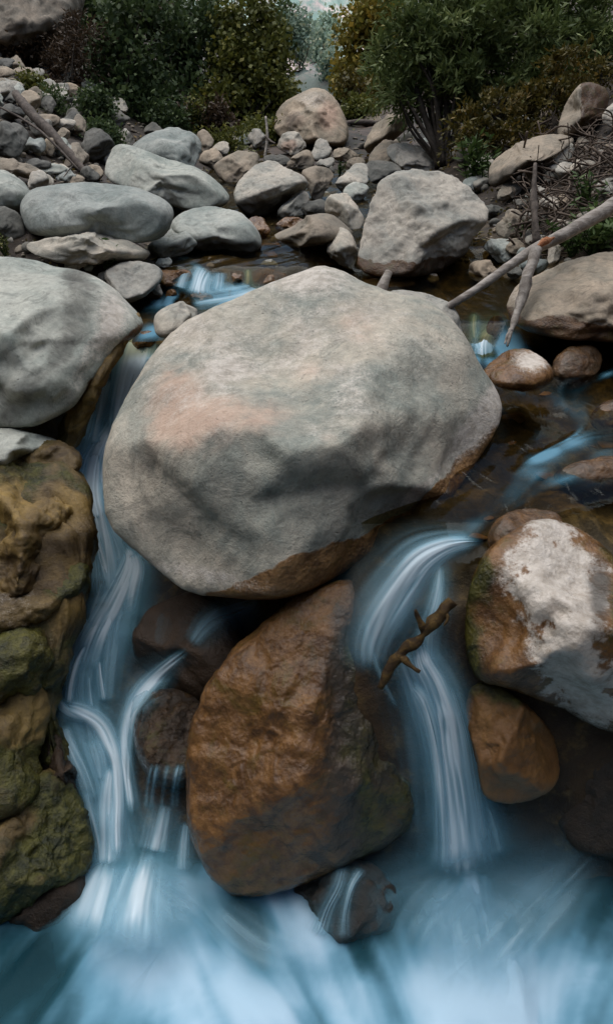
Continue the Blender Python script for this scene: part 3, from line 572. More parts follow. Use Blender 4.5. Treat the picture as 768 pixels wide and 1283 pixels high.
# ------------------------------------------------------------------ water
def proj(P):
    q = P - CAM; d = q @ FW
    return W0 / 2 + (q @ RT) / d * FPX, H0 / 2 - (q @ UP) / d * FPX
def foam_mat(name, deep=(.14, .38, .49), mid=(.42, .68, .81), hi=(.74, .89, .97)):
    t = NT(name); f = t.attr('foam').outputs['Fac']
    c = t.mix(t.ramp(f, .0, .55), deep, mid); c = t.mix(t.ramp(f, .45, 1.0), c, hi)
    d = t.n('ShaderNodeBsdfDiffuse'); t.put(d.inputs[0], c)
    tr = t.n('ShaderNodeBsdfTranslucent'); t.put(tr.inputs[0], c)
    m1 = t.n('ShaderNodeMixShader'); m1.inputs[0].default_value = .15; t.l(d.outputs[0], m1.inputs[1]); t.l(tr.outputs[0], m1.inputs[2])
    tp = t.n('ShaderNodeBsdfTransparent')
    m2 = t.n('ShaderNodeMixShader'); t.l(t.math('MULTIPLY', t.math('POWER', f, 1.15), .92), m2.inputs[0]); t.l(tp.outputs[0], m2.inputs[1]); t.l(m1.outputs[0], m2.inputs[2])
    return t.done(m2)
def stream_mat(name, tint=(.62, .55, .36), body=.0, hi=(.6, .82, .9)):
    """clear brown water with silky white water carried on it"""
    t = NT(name); f = t.attr('foam').outputs['Fac']; p = t.pos()
    tp = t.n('ShaderNodeBsdfTransparent'); t.put(tp.inputs[0], tint)
    mp = t.n('ShaderNodeMapping'); t.l(p, mp.inputs[0]); mp.inputs['Scale'].default_value = (1, .5, 1)
    nb = t.bump(t.noise(mp.outputs[0], 5, 3, .5, 1.2), .35, .03)
    gl = t.n('ShaderNodeBsdfGlossy'); gl.inputs['Roughness'].default_value = .12; t.put(gl.inputs[0], (.42, .46, .46)); gl.inputs['Roughness'].default_value = .12 + body * .6; t.l(nb, gl.inputs['Normal'])
    fr = t.n('ShaderNodeFresnel'); fr.inputs[0].default_value = 1.33; t.l(nb, fr.inputs['Normal'])
    w = t.n('ShaderNodeMixShader'); t.l(fr.outputs[0], w.inputs[0]); t.l(tp.outputs[0], w.inputs[1]); t.l(gl.outputs[0], w.inputs[2])
    if body > 0:
        sh = t.attr('shore').outputs['Fac']
        bd = t.n('ShaderNodeBsdfDiffuse'); t.put(bd.inputs[0], (.012, .07, .095))
        w2 = t.n('ShaderNodeMixShader'); t.l(t.math('MULTIPLY', sh, body), w2.inputs[0]); t.l(w.outputs[0], w2.inputs[1]); t.l(bd.outputs[0], w2.inputs[2]); w = w2
    c = t.mix(t.ramp(f, .0, .5), (.04, .17, .235), (.17, .38, .52)); c = t.mix(t.ramp(f, .45, 1.0), c, hi)
    d = t.n('ShaderNodeBsdfDiffuse'); t.put(d.inputs[0], c)
    m = t.n('ShaderNodeMixShader'); t.l(t.ramp(f, .0, .7), m.inputs[0]); t.l(w.outputs[0], m.inputs[1]); t.l(d.outputs[0], m.inputs[2])
    return t.done(m)
M['foam'] = foam_mat('silky_white_water')
M['stream'] = stream_mat('clear_brown_water')
M['pool'] = stream_mat('foaming_pool_water', (.2, .34, .36), .55, (.46, .66, .81))

def catmull(P, n):
    P = np.asarray(P, float); P = np.vstack([2 * P[0] - P[1], P, 2 * P[-1] - P[-2]])
    seg = np.linalg.norm(np.diff(P[1:-1, :2], axis=0), axis=1); s = np.append(0, np.cumsum(seg)); u = np.linspace(0, s[-1], n)
    out = []
    for x in u:
        k = min(np.searchsorted(s, x, 'right') - 1, len(seg) - 1); t = (x - s[k]) / seg[k]
        a, b, c, d = P[k], P[k + 1], P[k + 2], P[k + 3]
        out.append(.5 * (2 * b + (c - a) * t + (2 * a - 5 * b + 4 * c - d) * t * t + (3 * b - a - 3 * c + d) * t ** 3))
    return np.array(out)
def bvh_of(labels):
    V = [tv]; F = [np.vstack([tf[:, [0, 1, 2]], tf[:, [0, 2, 3]]])]; off = len(tv)
    for l in labels:
        v, f = ROCKS[l]; V.append(v); F.append(f + off); off += len(v)
    return BVHTree.FromPolygons(np.vstack(V).tolist(), np.vstack(F).tolist())
class Fall:
    def __init__(s, bvh): s.V = []; s.F = []; s.A = []; s.n = 0; s.bvh = bvh; s.k = 0
    def strand(s, pts, **kw):
        halo = np.asarray(pts, float).copy(); halo[:, 2] = halo[:, 2] * 1.7 + 8; halo[:, 3] *= .5
        k2 = dict(kw); k2['lift'] = kw.get('lift', .02) * .6; k2['bulge'] = kw.get('bulge', .015) * .5; k2['freq'] = kw.get('freq', 7) * 1.5
        s.strand1(halo, **k2); s.strand1(pts, **kw)
    def strand1(s, pts, lift=.02, bulge=.015, freq=7.0, soft=1.0, ends=(.12, .12), contrast=.9, d=None, smoothn=5, m=33):
        """pts: (px, py, width px, strength[, depth]). The band is laid over the bed below it."""
        s.k += 1; seed = 500 + s.k * 7
        pts = np.asarray(pts, float)
        L = np.linalg.norm(np.diff(pts[:, :2], axis=0), axis=1).sum()
        n = int(max(24, L / 3.2)); C = catmull(pts, n)
        T = np.gradient(C[:, :2], axis=0); T /= np.linalg.norm(T, axis=1)[:, None] + 1e-9
        Nn = np.stack([-T[:, 1], T[:, 0]], 1)
        u = np.linspace(-1, 1, m)
        px = C[:, 0][:, None] + Nn[:, 0][:, None] * u[None] * C[:, 2][:, None] / 2
        py = C[:, 1][:, None] + Nn[:, 1][:, None] * u[None] * C[:, 2][:, None] / 2
        if pts.shape[1] > 4: D = np.repeat(C[:, 4][:, None], m, 1)
        else:
            D = np.full(px.shape, np.nan)
            for i in range(n):
                for j in range(0, m, 4):
                    q, dd = hit(px[i, j], py[i, j], s.bvh)
                    D[i, j] = dd if q is not None else np.nan
            jj = np.arange(0, m, 4)
            for i in range(n): D[i] = np.interp(np.arange(m), jj, D[i, jj])
            for _ in range(smoothn):
                Dp = np.pad(D, 2, mode='edge')
                S = sum(Dp[2 + a:2 + a + n, 2 + b:2 + b + m] for a in (-2, -1, 0, 1, 2) for b in (-2, -1, 0, 1, 2)) / 25
                D = np.minimum(S, D + .004)
        D = D - lift - bulge * (1 - u[None] ** 2) * np.ones((n, 1))
        v = np.linspace(0, 1, n)[:, None]; vl = v * L / 100
        q = np.stack([np.broadcast_to(u[None] * freq * np.clip(C[:, 2].mean() / 60, .5, 3), (n, m)) + .5 * vnoise(np.stack([vl * 1.3 + 0 * u[None], 0 * vl + u[None] * .8, 0 * vl + 0 * u[None]], -1), seed + 2),
                      np.broadcast_to(vl * .9, (n, m)), np.full((n, m), seed * .37)], -1)
        st = .55 * vnoise(q * np.array([1.2, 1, 1]), seed) + .6 * vnoise(q * np.array([3.1, 1.6, 1]), seed + 1)
        lo = vnoise(q * np.array([.35, 1.6, 1]) + 9, seed + 4)
        edge = np.exp(-(u[None] * 1.75) ** 2) * (1 - np.abs(u[None]) ** 4)
        en = smooth(0, max(ends[0], 1e-3), v) * smooth(1, 1 - max(ends[1], 1e-3), v)
        f = 1.18 * C[:, 3][:, None] * edge * en * (.92 + contrast * .55 * st + .30 * lo)
        D = D - .010 * np.clip(st, -1, 1) * edge
        V = CAM + rays(px, py) * D[..., None]
        s.F.append(grid_faces(n, m) + s.n); s.n += n * m
        s.V.append(V.reshape(-1, 3)); s.A.append(np.clip(f, 0, 1).ravel())
    def build(s, name, label):
        me = mesh_np(name, np.vstack(s.V), np.vstack(s.F), M['foam']); attr_f(me, 'foam', np.concatenate(s.A))
        o = link(name, me); tag(o, label, 'waterfall', kind='structure'); return o
# flow-aligned white water on a sheet
def flow_noise(X, Y, arrows, freq, seed, steps=22, ds=.03, power=3):
    A = np.array(arrows)
    p = np.stack([X, Y], -1).astype(float)
    acc = np.zeros(X.shape); tot = 0
    for k in range(steps):
        d2 = (p[..., 0:1] - A[:, 0]) ** 2 + (p[..., 1:2] - A[:, 1]) ** 2 + 1e-4
        w = d2 ** (-power / 2)
        v = np.stack([(w * A[:, 2]).sum(-1), (w * A[:, 3]).sum(-1)], -1) / w.sum(-1)[..., None]
        v /= np.linalg.norm(v, axis=-1, keepdims=True) + 1e-9
        q = np.concatenate([p * freq, np.full(X.shape + (1,), 3.3)], -1)
        g = 1 - k / steps
        acc += g * (vnoise(q, seed) + .6 * vnoise(q * 2.1, seed + 1)); tot += g
        p = p - v * ds
    return acc / tot * 2.2
def ground_pt(px, py, z):
    r = rays(px, py); return CAM + r * ((z - CAMZ) / r[..., 2])[..., None]
def arrow_list(L, z):
    out = []
    for x0, y0, x1, y1 in L:
        a = ground_pt(np.array(x0), np.array(y0), np.array(z)); b = ground_pt(np.array(x1), np.array(y1), np.array(z))
        v = (b - a)[:2]; v = v / (np.linalg.norm(v) + 1e-9)
        out.append((a[0], a[1], v[0], v[1]))
    return out
# the foaming pool at the bottom
px_ = np.linspace(-1.9, 1.9, 420); py_ = np.linspace(.2, 1.62, 230)
PX, PY = np.meshgrid(px_, py_)
ar = arrow_list([(170, 1120, 150, 1180), (150, 1200, 60, 1260), (200, 1200, 260, 1270), (240, 1120, 260, 1180), (300, 1150, 330, 1230), (400, 1200, 430, 1275), (60, 1180, 20, 1230), (560, 1100, 600, 1180), (600, 1180, 660, 1280),
                 (640, 1100, 590, 1160), (740, 1050, 650, 1150), (700, 1180, 660, 1282), (760, 1200, 720, 1280), (500, 1110, 520, 1200), (460, 1190, 500, 1280), (540, 1200, 560, 1280), (350, 1270, 360, 1283)], 0)
n1 = flow_noise(PX, PY, ar, 15, 900, ds=.024, steps=30)
n2 = flow_noise(PX, PY, ar, 5, 910, ds=.02, steps=14)
P0 = np.stack([PX, PY, 0 * PX], -1)
wv = np.stack([fbm(P0 * 3 + 4, 3, 61), fbm(P0 * 3 + 9, 3, 62), 0 * PX], -1)
tb_ = fbm(P0 * 4.5 + wv * .8, 6, 63, .58)
P0 = np.stack([PX, PY, 0 * PX], -1)
qx, qy = proj(P0)
foam = .60 + .30 * n1 + .14 * n2 + .24 * tb_
foam += .3 * blob(qx, qy, 160, 1200, 90, 80) + .35 * blob(qx, qy, 560, 1190, 60, 90) + .25 * blob(qx, qy, 640, 1250, 80, 60) + .15 * blob(qx, qy, 430, 1260, 120, 40) + .15 * blob(qx, qy, 280, 1240, 80, 50)
foam += .2 * blob(qx, qy, 660, 1200, 90, 70) - .22 * blob(qx, qy, 400, 1210, 60, 26)
foam += .25 * smooth(30, 0, np.abs(qx - np.interp(qy, [1090, 1283], [535, 650])))
foam -= .45 * blob(qx, qy, 20, 1180, 70, 60) + .30 * blob(qx, qy, 310, 1155, 50, 36) + .35 * blob(qx, qy, 470, 1150, 50, 40) + .25 * blob(qx, qy, 690, 1130, 60, 40) + .45 * blob(qx, qy, 768, 1100, 40, 60) + .3 * blob(qx, qy, 640, 1060, 60, 26) + .25 * blob(qx, qy, 760, 1270, 50, 60)
PZ = .014 * n2 + .006 * n1 + .05 * blob(qx, qy, 168, 1170, 60, 60) + .03 * blob(qx, qy, 575, 1110, 60, 30) + .03 * blob(qx, qy, 620, 1220, 60, 70)
shore = smooth(-.02, .10, PZ - terrain_z(PX, PY) + .03 * tb_)
foam *= shore
me = mesh_np('water', np.stack([PX, PY, PZ], -1).reshape(-1, 3), grid_faces(*PX.shape), M['pool']); attr_f(me, 'shore', shore.ravel()); attr_f(me, 'foam', np.clip(foam, 0, 1).ravel())
POOLV = np.stack([PX, PY, PZ], -1).reshape(-1, 3); POOLF = grid_faces(*PX.shape); POOLF = np.vstack([POOLF[:, [0, 1, 2]], POOLF[:, [0, 2, 3]]])
ROCKS['pool surface'] = (POOLV, POOLF)
tag(link('water', me), 'foaming blue pool below the two falls', 'water', kind='structure')
wetl = [l for l in ROCKS if l.startswith(('pool surface', 'dark wet slab', 'brown wet stone low', 'small dark stone at the foot'))]
BW = bvh_of(wetl)
# left fall
fl = Fall(BW)
S = fl.strand
for w_ in (1.0, .7):
    S([(176, 430, 76 * w_, 0.62), (166, 460, 84 * w_, 0.62), (148, 510, 90 * w_, 0.55), (122, 570, 100 * w_, 0.59), (124, 640, 80 * w_, 0.66), (142, 710, 110 * w_, 0.62), (122, 790, 140 * w_, 0.55), (104, 850, 110 * w_, 0.39), (112, 920, 104 * w_, 0.39), (132, 990, 90 * w_, 0.47), (140, 1060, 120 * w_, 0.55), (140, 1110, 160 * w_, 0.55)], freq=16, bulge=.0, lift=.012, contrast=1.3, ends=(.03, .1))
S([(182, 414, 44, .9), (176, 430, 64, 1.5), (168, 455, 64, 1.5), (160, 485, 58, 1.4), (152, 520, 52, 1.1), (146, 552, 48, .8)], freq=9, ends=(.1, .2), lift=.08)
S([(186, 426, 22, .6), (182, 448, 24, .7), (172, 480, 24, .7), (162, 510, 20, .5)], freq=6, lift=.08)
S([(138, 470, 22, .7), (126, 505, 34, 1.1), (118, 535, 38, 1.1), (112, 560, 50, .9)], freq=6)
S([(150, 512, 26, .8), (140, 535, 36, 1.1), (130, 555, 46, 1.1), (120, 585, 66, 1.0), (118, 620, 62, 1.0), (124, 655, 50, 1.0)], freq=7)
S([(100, 552, 30, .2), (98, 580, 44, .45), (100, 610, 46, .5), (112, 640, 34, .55), (120, 665, 26, .6)], freq=7)
S([(122, 560, 40, .7), (118, 590, 46, .8), (118, 620, 40, .9), (124, 650, 38, .9), (132, 690, 44, .85), (136, 725, 52, .6), (134, 755, 54, .3)], freq=7)
S([(112, 640, 14, .7), (120, 670, 16, .8), (130, 705, 18, .8), (140, 740, 18, .6)], freq=3)
S([(118, 690, 26, .5), (122, 720, 40, .6), (124, 750, 46, .4)], freq=6)
S([(152, 680, 26, .5), (162, 700, 38, .9), (152, 730, 50, 1.0), (138, 760, 60, 1.0), (122, 790, 66, .85), (112, 815, 74, .55), (104, 845, 76, .3)], freq=7)
S([(166, 690, 30, .6), (172, 712, 40, .75), (166, 740, 46, .6), (160, 775, 46, .35)], freq=6)
S([(112, 770, 60, .6), (96, 800, 56, .6), (86, 830, 46, .5), (76, 862, 40, .4)], freq=8)
S([(148, 770, 60, .4), (140, 810, 60, .45), (136, 850, 56, .35), (134, 885, 50, .25)], freq=9)
S([(110, 806, 10, .7), (98, 828, 14, .95), (90, 855, 16, .95), (86, 886, 18, .7)], freq=3, bulge=.02)
S([(104, 838, 16, .4), (102, 862, 18, .55), (106, 888, 20, .4)], freq=4)
S([(124, 826, 14, .6), (126, 850, 18, .65), (130, 880, 20, .5)], freq=4)
S([(112, 845, 10, .4), (113, 865, 12, .5), (116, 888, 14, .4)], freq=3)
S([(64, 852, 20, .3), (70, 874, 24, .6), (86, 892, 24, .75), (112, 900, 24, .85)], freq=4)
S([(70, 880, 24, .4), (100, 890, 36, .9), (124, 906, 40, .95), (138, 930, 40, .95), (146, 958, 30, .95), (148, 1000, 34, .8), (146, 1040, 40, .7), (146, 1085, 46, .5)], freq=4, bulge=.025)
S([(240, 812, 16, .4), (216, 830, 24, .75), (196, 848, 32, .9), (178, 868, 36, .9), (164, 892, 32, .85), (157, 925, 30, .85), (158, 965, 22, .85), (164, 1005, 22, .6), (166, 1030, 24, .3)], freq=3, bulge=.02)
S([(80, 905, 30, .5), (92, 940, 40, .55), (106, 975, 44, .45), (118, 1010, 44, .3)], freq=7)
S([(115, 925, 34, .4), (124, 950, 40, .55), (128, 980, 36, .4)], freq=5)
S([(108, 985, 20, .4), (114, 1020, 28, .6), (122, 1060, 34, .6), (124, 1090, 40, .4)], freq=5)
S([(140, 955, 34, .7), (136, 1000, 44, .8), (136, 1050, 54, .75), (134, 1090, 70, .5)], freq=7)
S([(140, 1060, 70, .4), (126, 1105, 100, .7), (112, 1150, 120, .7), (100, 1195, 140, .4)], freq=14, bulge=.01, contrast=.4, ends=(.3, .4))
S([(110, 1088, 20, .4), (92, 1112, 22, .5), (72, 1130, 24, .3)], freq=3)
S([(206, 1005, 60, .25), (200, 1035, 64, .55), (192, 1070, 66, .6)], freq=8)
S([(192, 1040, 60, .4), (184, 1085, 96, .8), (174, 1130, 124, .85), (168, 1180, 150, .7), (160, 1230, 150, .6)], freq=16, bulge=.01, lift=.03, ends=(.4, .5), contrast=.4)
S([(234, 1028, 18, .5), (230, 1060, 24, .8), (228, 1095, 30, .6)], freq=4)
for x, q_ in ((186, .45), (193, .6), (206, .5), (219, .6), (224, .35)):
    S([(x + 6, 956, 7, .3), (x + 2, 970, 8, q_), (x - 1, 990, 9, q_ * .6), (x - 3, 1015, 12, .2)], freq=1, contrast=.3)
S([(330, 752, 40, .25), (296, 764, 50, .45), (262, 780, 44, .4), (238, 810, 26, .3)], freq=5)
for tg in ([(120, 1150), (60, 1210)], [(190, 1160), (210, 1240)], [(240, 1140), (290, 1200)]):
    S([(165, 1060, 120, .1), (165, 1105, 160, .35), (tg[0][0], tg[0][1], 180, .5), (tg[1][0], tg[1][1], 200, .3)], freq=16, bulge=.0, lift=.02, ends=(.45, .55), contrast=.3, soft=1)
fl.build('waterfall', 'left silky blue fall winding down over dark rock beside the huge boulder')
# right fall
fr_ = Fall(BW); S = fr_.strand
S([(505, 800, 80, .5), (532, 860, 90, .85), (556, 940, 100, .9), (576, 1040, 120, .85), (584, 1110, 150, .7)], freq=10, bulge=.01, lift=.015, contrast=1.2)
S([(608, 680, 16, .3, 2.26), (584, 680, 30, .7, 2.25), (556, 686, 48, .9, 2.24), (526, 704, 72, .95, 2.24), (500, 738, 88, .9, 2.25), (478, 775, 92, .8, 2.26), (464, 812, 84, .6, 2.28), (462, 850, 60, .35, 2.3)], freq=8, bulge=.06)
S([(596, 684, 12, .5, 2.24), (570, 688, 18, .8, 2.22), (544, 702, 26, .9, 2.21), (522, 728, 32, .8, 2.22), (505, 762, 34, .7, 2.23), (490, 800, 36, .4, 2.25)], freq=4, bulge=.02, lift=.0)
S([(548, 700, 24, .4), (550, 725, 30, .5), (545, 760, 40, .55), (535, 800, 50, .6), (534, 840, 50, .7)], freq=6, bulge=.025)
S([(520, 790, 30, .6), (530, 830, 52, .95), (545, 860, 60, 1.0), (558, 900, 66, .95), (565, 950, 76, .9), (572, 1000, 88, .85), (577, 1050, 100, .8), (582, 1100, 124, .6)], freq=9, bulge=.06)
S([(505, 850, 30, .5), (530, 880, 40, .7), (545, 930, 40, .7), (552, 990, 40, .65), (554, 1060, 44, .55), (552, 1100, 60, .4)], freq=6, bulge=.05, lift=.04)
S([(560, 850, 30, .5), (578, 900, 30, .6), (590, 950, 32, .55), (600, 1010, 40, .5), (610, 1070, 50, .4)], freq=6, bulge=.02)
S([(600, 990, 40, .2), (612, 1030, 50, .4), (622, 1075, 60, .35)], freq=6)
S([(458, 770, 12, .4), (464, 810, 14, .5), (478, 850, 12, .35), (498, 890, 10, .25)], freq=2)
S([(430, 1080, 30, .3), (424, 1110, 26, .55), (410, 1140, 26, .6), (398, 1175, 36, .6)], freq=5, d=None)
S([(455, 1085, 24, .3), (440, 1110, 18, .5), (432, 1145, 18, .5), (430, 1180, 26, .4)], freq=4)
for w_, st_, tg in ((90, .8, [(530, 1160), (505, 1230)]), (100, .85, [(590, 1170), (610, 1260)]), (90, .7, [(650, 1140), (700, 1220)]), (70, .5, [(500, 1120), (450, 1160)])):
    S([(578, 1050, w_ * 1.6, .1), (578, 1095, w_ * 2.0, st_ * .4), (tg[0][0], tg[0][1], w_ * 2.2, st_ * .55), (tg[1][0], tg[1][1], w_ * 2.4, st_ * .35)], freq=18, bulge=.0, lift=.02, ends=(.5, .5), contrast=.3)
S([(770, 1030, 90, .1), (728, 1080, 140, .4), (668, 1140, 180, .5), (610, 1210, 200, .4), (580, 1270, 200, .3)], freq=20, bulge=.0, lift=.02, ends=(.4, .4), contrast=.4)
S([(250, 1110, 70, .3), (280, 1150, 100, .4), (330, 1190, 130, .4), (400, 1215, 140, .3)], freq=12, contrast=.4, bulge=.01, lift=.03, ends=(.3, .4))
fr_.build('waterfall', 'right silky blue fall dropping past the brown pear-shaped rock into the pool')
# small upper cascade and the little fall behind the boulder at right
fu = Fall(TBVH); S = lambda p, **k: fu.strand(p, lift=.13, **k)
S([(262, 336, 50, .4), (256, 346, 46, .8), (252, 358, 44, .9), (250, 372, 60, .7)], freq=8, ends=(.2, .25))
S([(236, 338, 24, .3), (230, 350, 26, .5), (226, 362, 28, .5)], freq=6)
S([(276, 340, 20, .5), (275, 352, 22, .8), (272, 366, 30, .6)], freq=5)
S([(311, 336, 12, .5), (311, 348, 13, .8), (310, 362, 18, .6)], freq=4)
S([(342, 362, 30, .2), (318, 366, 40, .7), (290, 370, 44, .7), (262, 374, 40, .6), (238, 380, 40, .35)], freq=5)
S([(634, 398, 30, .2), (616, 410, 34, .5), (606, 424, 40, .8), (604, 440, 56, .7), (606, 456, 50, .35)], freq=7)
S([(596, 390, 16, .4), (594, 404, 14, .7), (596, 424, 18, .7), (604, 444, 24, .4)], freq=3)
fu.build('waterfall', 'small step of white water between the gravel bar and the rusty rocks upstream')

# the stream above the falls
sx = np.linspace(-2.6, 4.2, 430); sy = np.concatenate([np.linspace(1.66, 5.2, 300), np.linspace(5.24, 13, 90)])
SX, SY = np.meshgrid(sx, sy)
right = smooth(-.15, .15, SX)
lvl = lerp(1.215 + 0 * SY, 1.13 + .075 * smooth(3.72, 3.98, SY), right) + .115 * lerp(smooth(4.42, 4.72, SY), smooth(5.05, 5.3, SY), smooth(.0, .25, SX)) + .012 * np.maximum(SY - 5, 0)
lipR = smooth(2.0, 1.80, SY) * right
lvl = lvl - lipR * .05
tb = terrain_z(SX, SY)
P0 = np.stack([SX, SY, lvl], -1); qx, qy = proj(P0)
ar = arrow_list([(620, 430, 616, 470), (640, 500, 680, 540), (700, 560, 640, 590), (768, 545, 700, 560), (640, 600, 600, 650), (600, 660, 560, 690), (720, 620, 640, 640), (760, 480, 720, 500), (180, 400, 175, 430), (190, 380, 180, 400), (280, 375, 230, 385), (580, 390, 610, 410), (360, 320, 330, 330), (700, 680, 620, 670), (690, 520, 720, 540)], 1.15)
n1 = flow_noise(SX, SY, ar, 14, 930, ds=.03, steps=30); n2 = flow_noise(SX, SY, ar, 5, 940, ds=.04, steps=20)
mask = 0 * SX
for (cx, cy, rx, ry, k) in [(612, 445, 40, 34, .9), (630, 495, 50, 30, .7), (660, 515, 60, 22, .5), (740, 555, 80, 26, .36), (680, 540, 80, 60, .3), (640, 600, 50, 60, .25), (672, 570, 40, 18, .5), (690, 600, 60, 16, .35), (600, 660, 26, 22, .55), (575, 680, 30, 14, .8), (745, 468, 26, 8, .6), (178, 420, 26, 14, .7), (250, 378, 70, 12, .8), (310, 368, 44, 9, .8), (205, 395, 30, 12, .25), (650, 640, 40, 30, .25), (575, 690, 26, 12, .5), (570, 430, 20, 30, .3)]:
    mask = np.maximum(mask, k * blob(qx, qy, cx, cy, rx, ry))
foam = np.clip(mask * (.34 + .8 * n1 + .5 * n2), 0, .42)
SZ = lvl + .010 * n2 + .006 * n1
keep = (tb < lvl + .03) & ~((SX < .1) & (SY < 3.58)) & ~(SY < 1.82 + .5 * np.maximum(SX - .55, 0)) & ~((qx < 566 + (qy - 690) * .3) & (qy > 655) & (SX > 0))
fs = grid_faces(*SX.shape); kr = keep.ravel(); fs = fs[kr[fs].all(1)]
used = np.unique(fs); remap = -np.ones(SX.size, int); remap[used] = np.arange(len(used))
me = mesh_np('stream', np.stack([SX, SY, SZ], -1).reshape(-1, 3)[used], remap[fs], M['stream']); attr_f(me, 'foam', foam.ravel()[used])
tag(link('stream', me), 'clear brown stream running between the boulders above the falls', 'water', kind='structure')
# ------------------------------------------------------------------ wood
def tube(pts, radii, seg=10, rough=.12, seed=0, closed=True):
    C = catmull(np.asarray(pts, float), max(12, 5 * len(pts))) if len(pts) > 2 else np.linspace(pts[0], pts[1], 24)
    n = len(C); Rr = np.interp(np.linspace(0, 1, n), np.linspace(0, 1, len(radii)), radii)
    T = np.gradient(C, axis=0); T /= np.linalg.norm(T, axis=1)[:, None]
    up = np.array([.3, .2, .93]); A = np.cross(T, up); A /= np.linalg.norm(A, axis=1)[:, None]; B = np.cross(A, T)
    th = np.linspace(0, 2 * np.pi, seg, endpoint=False)
    ring = A[:, None] * np.cos(th)[None, :, None] + B[:, None] * np.sin(th)[None, :, None]
    P = C[:, None] + ring * Rr[:, None, None]
    nz = vnoise(P / (Rr.mean() * 2.2) + seed * 3.7, seed) * rough
    P = C[:, None] + ring * (Rr[:, None] * (1 + nz))[..., None]
    V = P.reshape(-1, 3); F = []
    for i in range(n - 1):
        for j in range(seg):
            k = (j + 1) % seg
            F.append([i * seg + j, i * seg + k, (i + 1) * seg + k, (i + 1) * seg + j])
    V = np.vstack([V, C[:1], C[-1:]]); a, b = len(V) - 2, len(V) - 1
    for j in range(seg):
        k = (j + 1) % seg
        F.append([a, k, j, j]); F.append([b, (n - 1) * seg + j, (n - 1) * seg + k, (n - 1) * seg + k])
    return V, F
def tubes_mesh(name, L, mat, origin):
    V = []; F = []; o = 0
    for v, f in L:
        V.append(v); F += [[q + o for q in dict.fromkeys(x)] for x in f]; o += len(v)
    return mesh_np(name, np.vstack(V) - origin, F, mat)
def bark_mat(name, c1, c2, scale=1.0, axis=(1, 1, 1)):
    t = NT(name); p = t.pos()
    mp = t.n('ShaderNodeMapping'); t.l(p, mp.inputs[0]); mp.inputs['Scale'].default_value = axis
    n1 = t.noise(mp.outputs[0], 10 * scale, 8, .7, .5); n2 = t.noise(p, 3 * scale, 5, .6)
    c = t.mix(t.ramp(n1, .38, .64), c1, c2); c = t.mix(t.math('MULTIPLY', t.ramp(n2, .5, .7), .6), c, tuple(x * .4 for x in c1))
    return t.done(t.bsdf(c, .8, t.bump(n1, .9, .012), .3))
M['driftwood'] = bark_mat('weathered_driftwood', (.20, .175, .15), (.40, .37, .33), 2.2, (.35, 1, 1.2))
M['deadwood'] = bark_mat('dark_deadwood', (.07, .058, .05), (.15, .125, .105), 2)
M['paletwig'] = bark_mat('pale_twig', (.32, .29, .25), (.5, .46, .4), 3)
M['bark'] = bark_mat('dark_bark', (.030, .024, .018), (.075, .06, .045), 1.5)
M['mossbark'] = bark_mat('mossy_bark', (.035, .02, .008), (.10, .06, .016), 3)
M['tornwood'] = bark_mat('torn_wood', (.28, .10, .04), (.45, .22, .11), 4)
M['twig'] = bark_mat('brown_twig', (.06, .044, .032), (.17, .13, .10), 3)
def wood(name, label, cat, tubes, mat, parent_parts=(), group=None):
    o = np.asarray(tubes[0][0]).mean(0)
    me = tubes_mesh(name, tubes, M[mat], o); ob = link(name, me); ob.location = o
    tag(ob, label, cat, group)
    for nm, tb, mt in parent_parts:
        ch = link(nm, tubes_mesh(nm, tb, M[mt], o), ob)
    return ob
PT = lambda L: [at(x, y, d) for x, y, d in L]
SZ_ = lambda L, r: [q / FPX * d for q, (x, y, d) in zip(r, L)]
g1 = [(545, 394, 3.62), (600, 360, 3.72), (660, 318, 3.86), (720, 286, 4.0), (800, 238, 4.2), (860, 205, 4.4)]
torn = [(662, 322, 3.84), (674, 311, 3.84), (690, 303, 3.9)]
wood('log', 'long bare grey driftwood log slanting down from the right bank to the huge boulder', 'log', [tube(PT(g1), SZ_(g1, [4, 5.5, 7.5, 9.5, 11, 12]), 14, .14, 1)], 'driftwood',
     [('torn_patch', [tube([p + np.array([0, -.035, .03]) for p in PT(torn)], SZ_(torn, [1.5, 5, 1.5]), 8, .5, 4)], 'tornwood')])
g2 = [(672, 312, 3.80), (660, 345, 3.74), (650, 385, 3.68), (640, 415, 3.62), (635, 434, 3.6)]
g2b = [(664, 330, 3.80), (662, 360, 3.76), (655, 385, 3.7)]
g2c = [(640, 412, 3.62), (634, 424, 3.61), (632, 431, 3.6)]
wood('broken_branch', 'split pale branch hanging down from the long driftwood log to the water', 'branch', [tube(PT(g2), SZ_(g2, [7, 7, 6, 4.5, 1.2]), 9, .35, 2), tube(PT(g2b), SZ_(g2b, [3, 3, 1]), 7, .4, 3), tube(PT(g2c), SZ_(g2c, [3, 2, .8]), 7, .4, 5)], 'driftwood')
g3 = [(474, 372, 3.75), (480, 356, 3.78), (487, 341, 3.8)]
wood('log_stub', 'short broken grey stick poking up behind the huge boulder', 'stick', [tube(PT(g3), SZ_(g3, [6, 6.5, 5]), 10, .15, 6)], 'driftwood')
g4 = [(x, y, d - .13) for x, y, d in [(566, 752, 2.30), (545, 776, 2.30), (528, 796, 2.31), (510, 812, 2.32), (492, 832, 2.33), (476, 862, 2.34)]]
g4b = [(x, y, d - .13) for x, y, d in [(500, 822, 2.32), (512, 832, 2.30), (526, 842, 2.29)]]
g4c = [(x, y, d - .13) for x, y, d in [(532, 792, 2.31), (524, 776, 2.30), (520, 764, 2.29)]]
g4d = [(x, y, d - .13) for x, y, d in [(556, 764, 2.30), (560, 775, 2.28), (556, 784, 2.28)]]
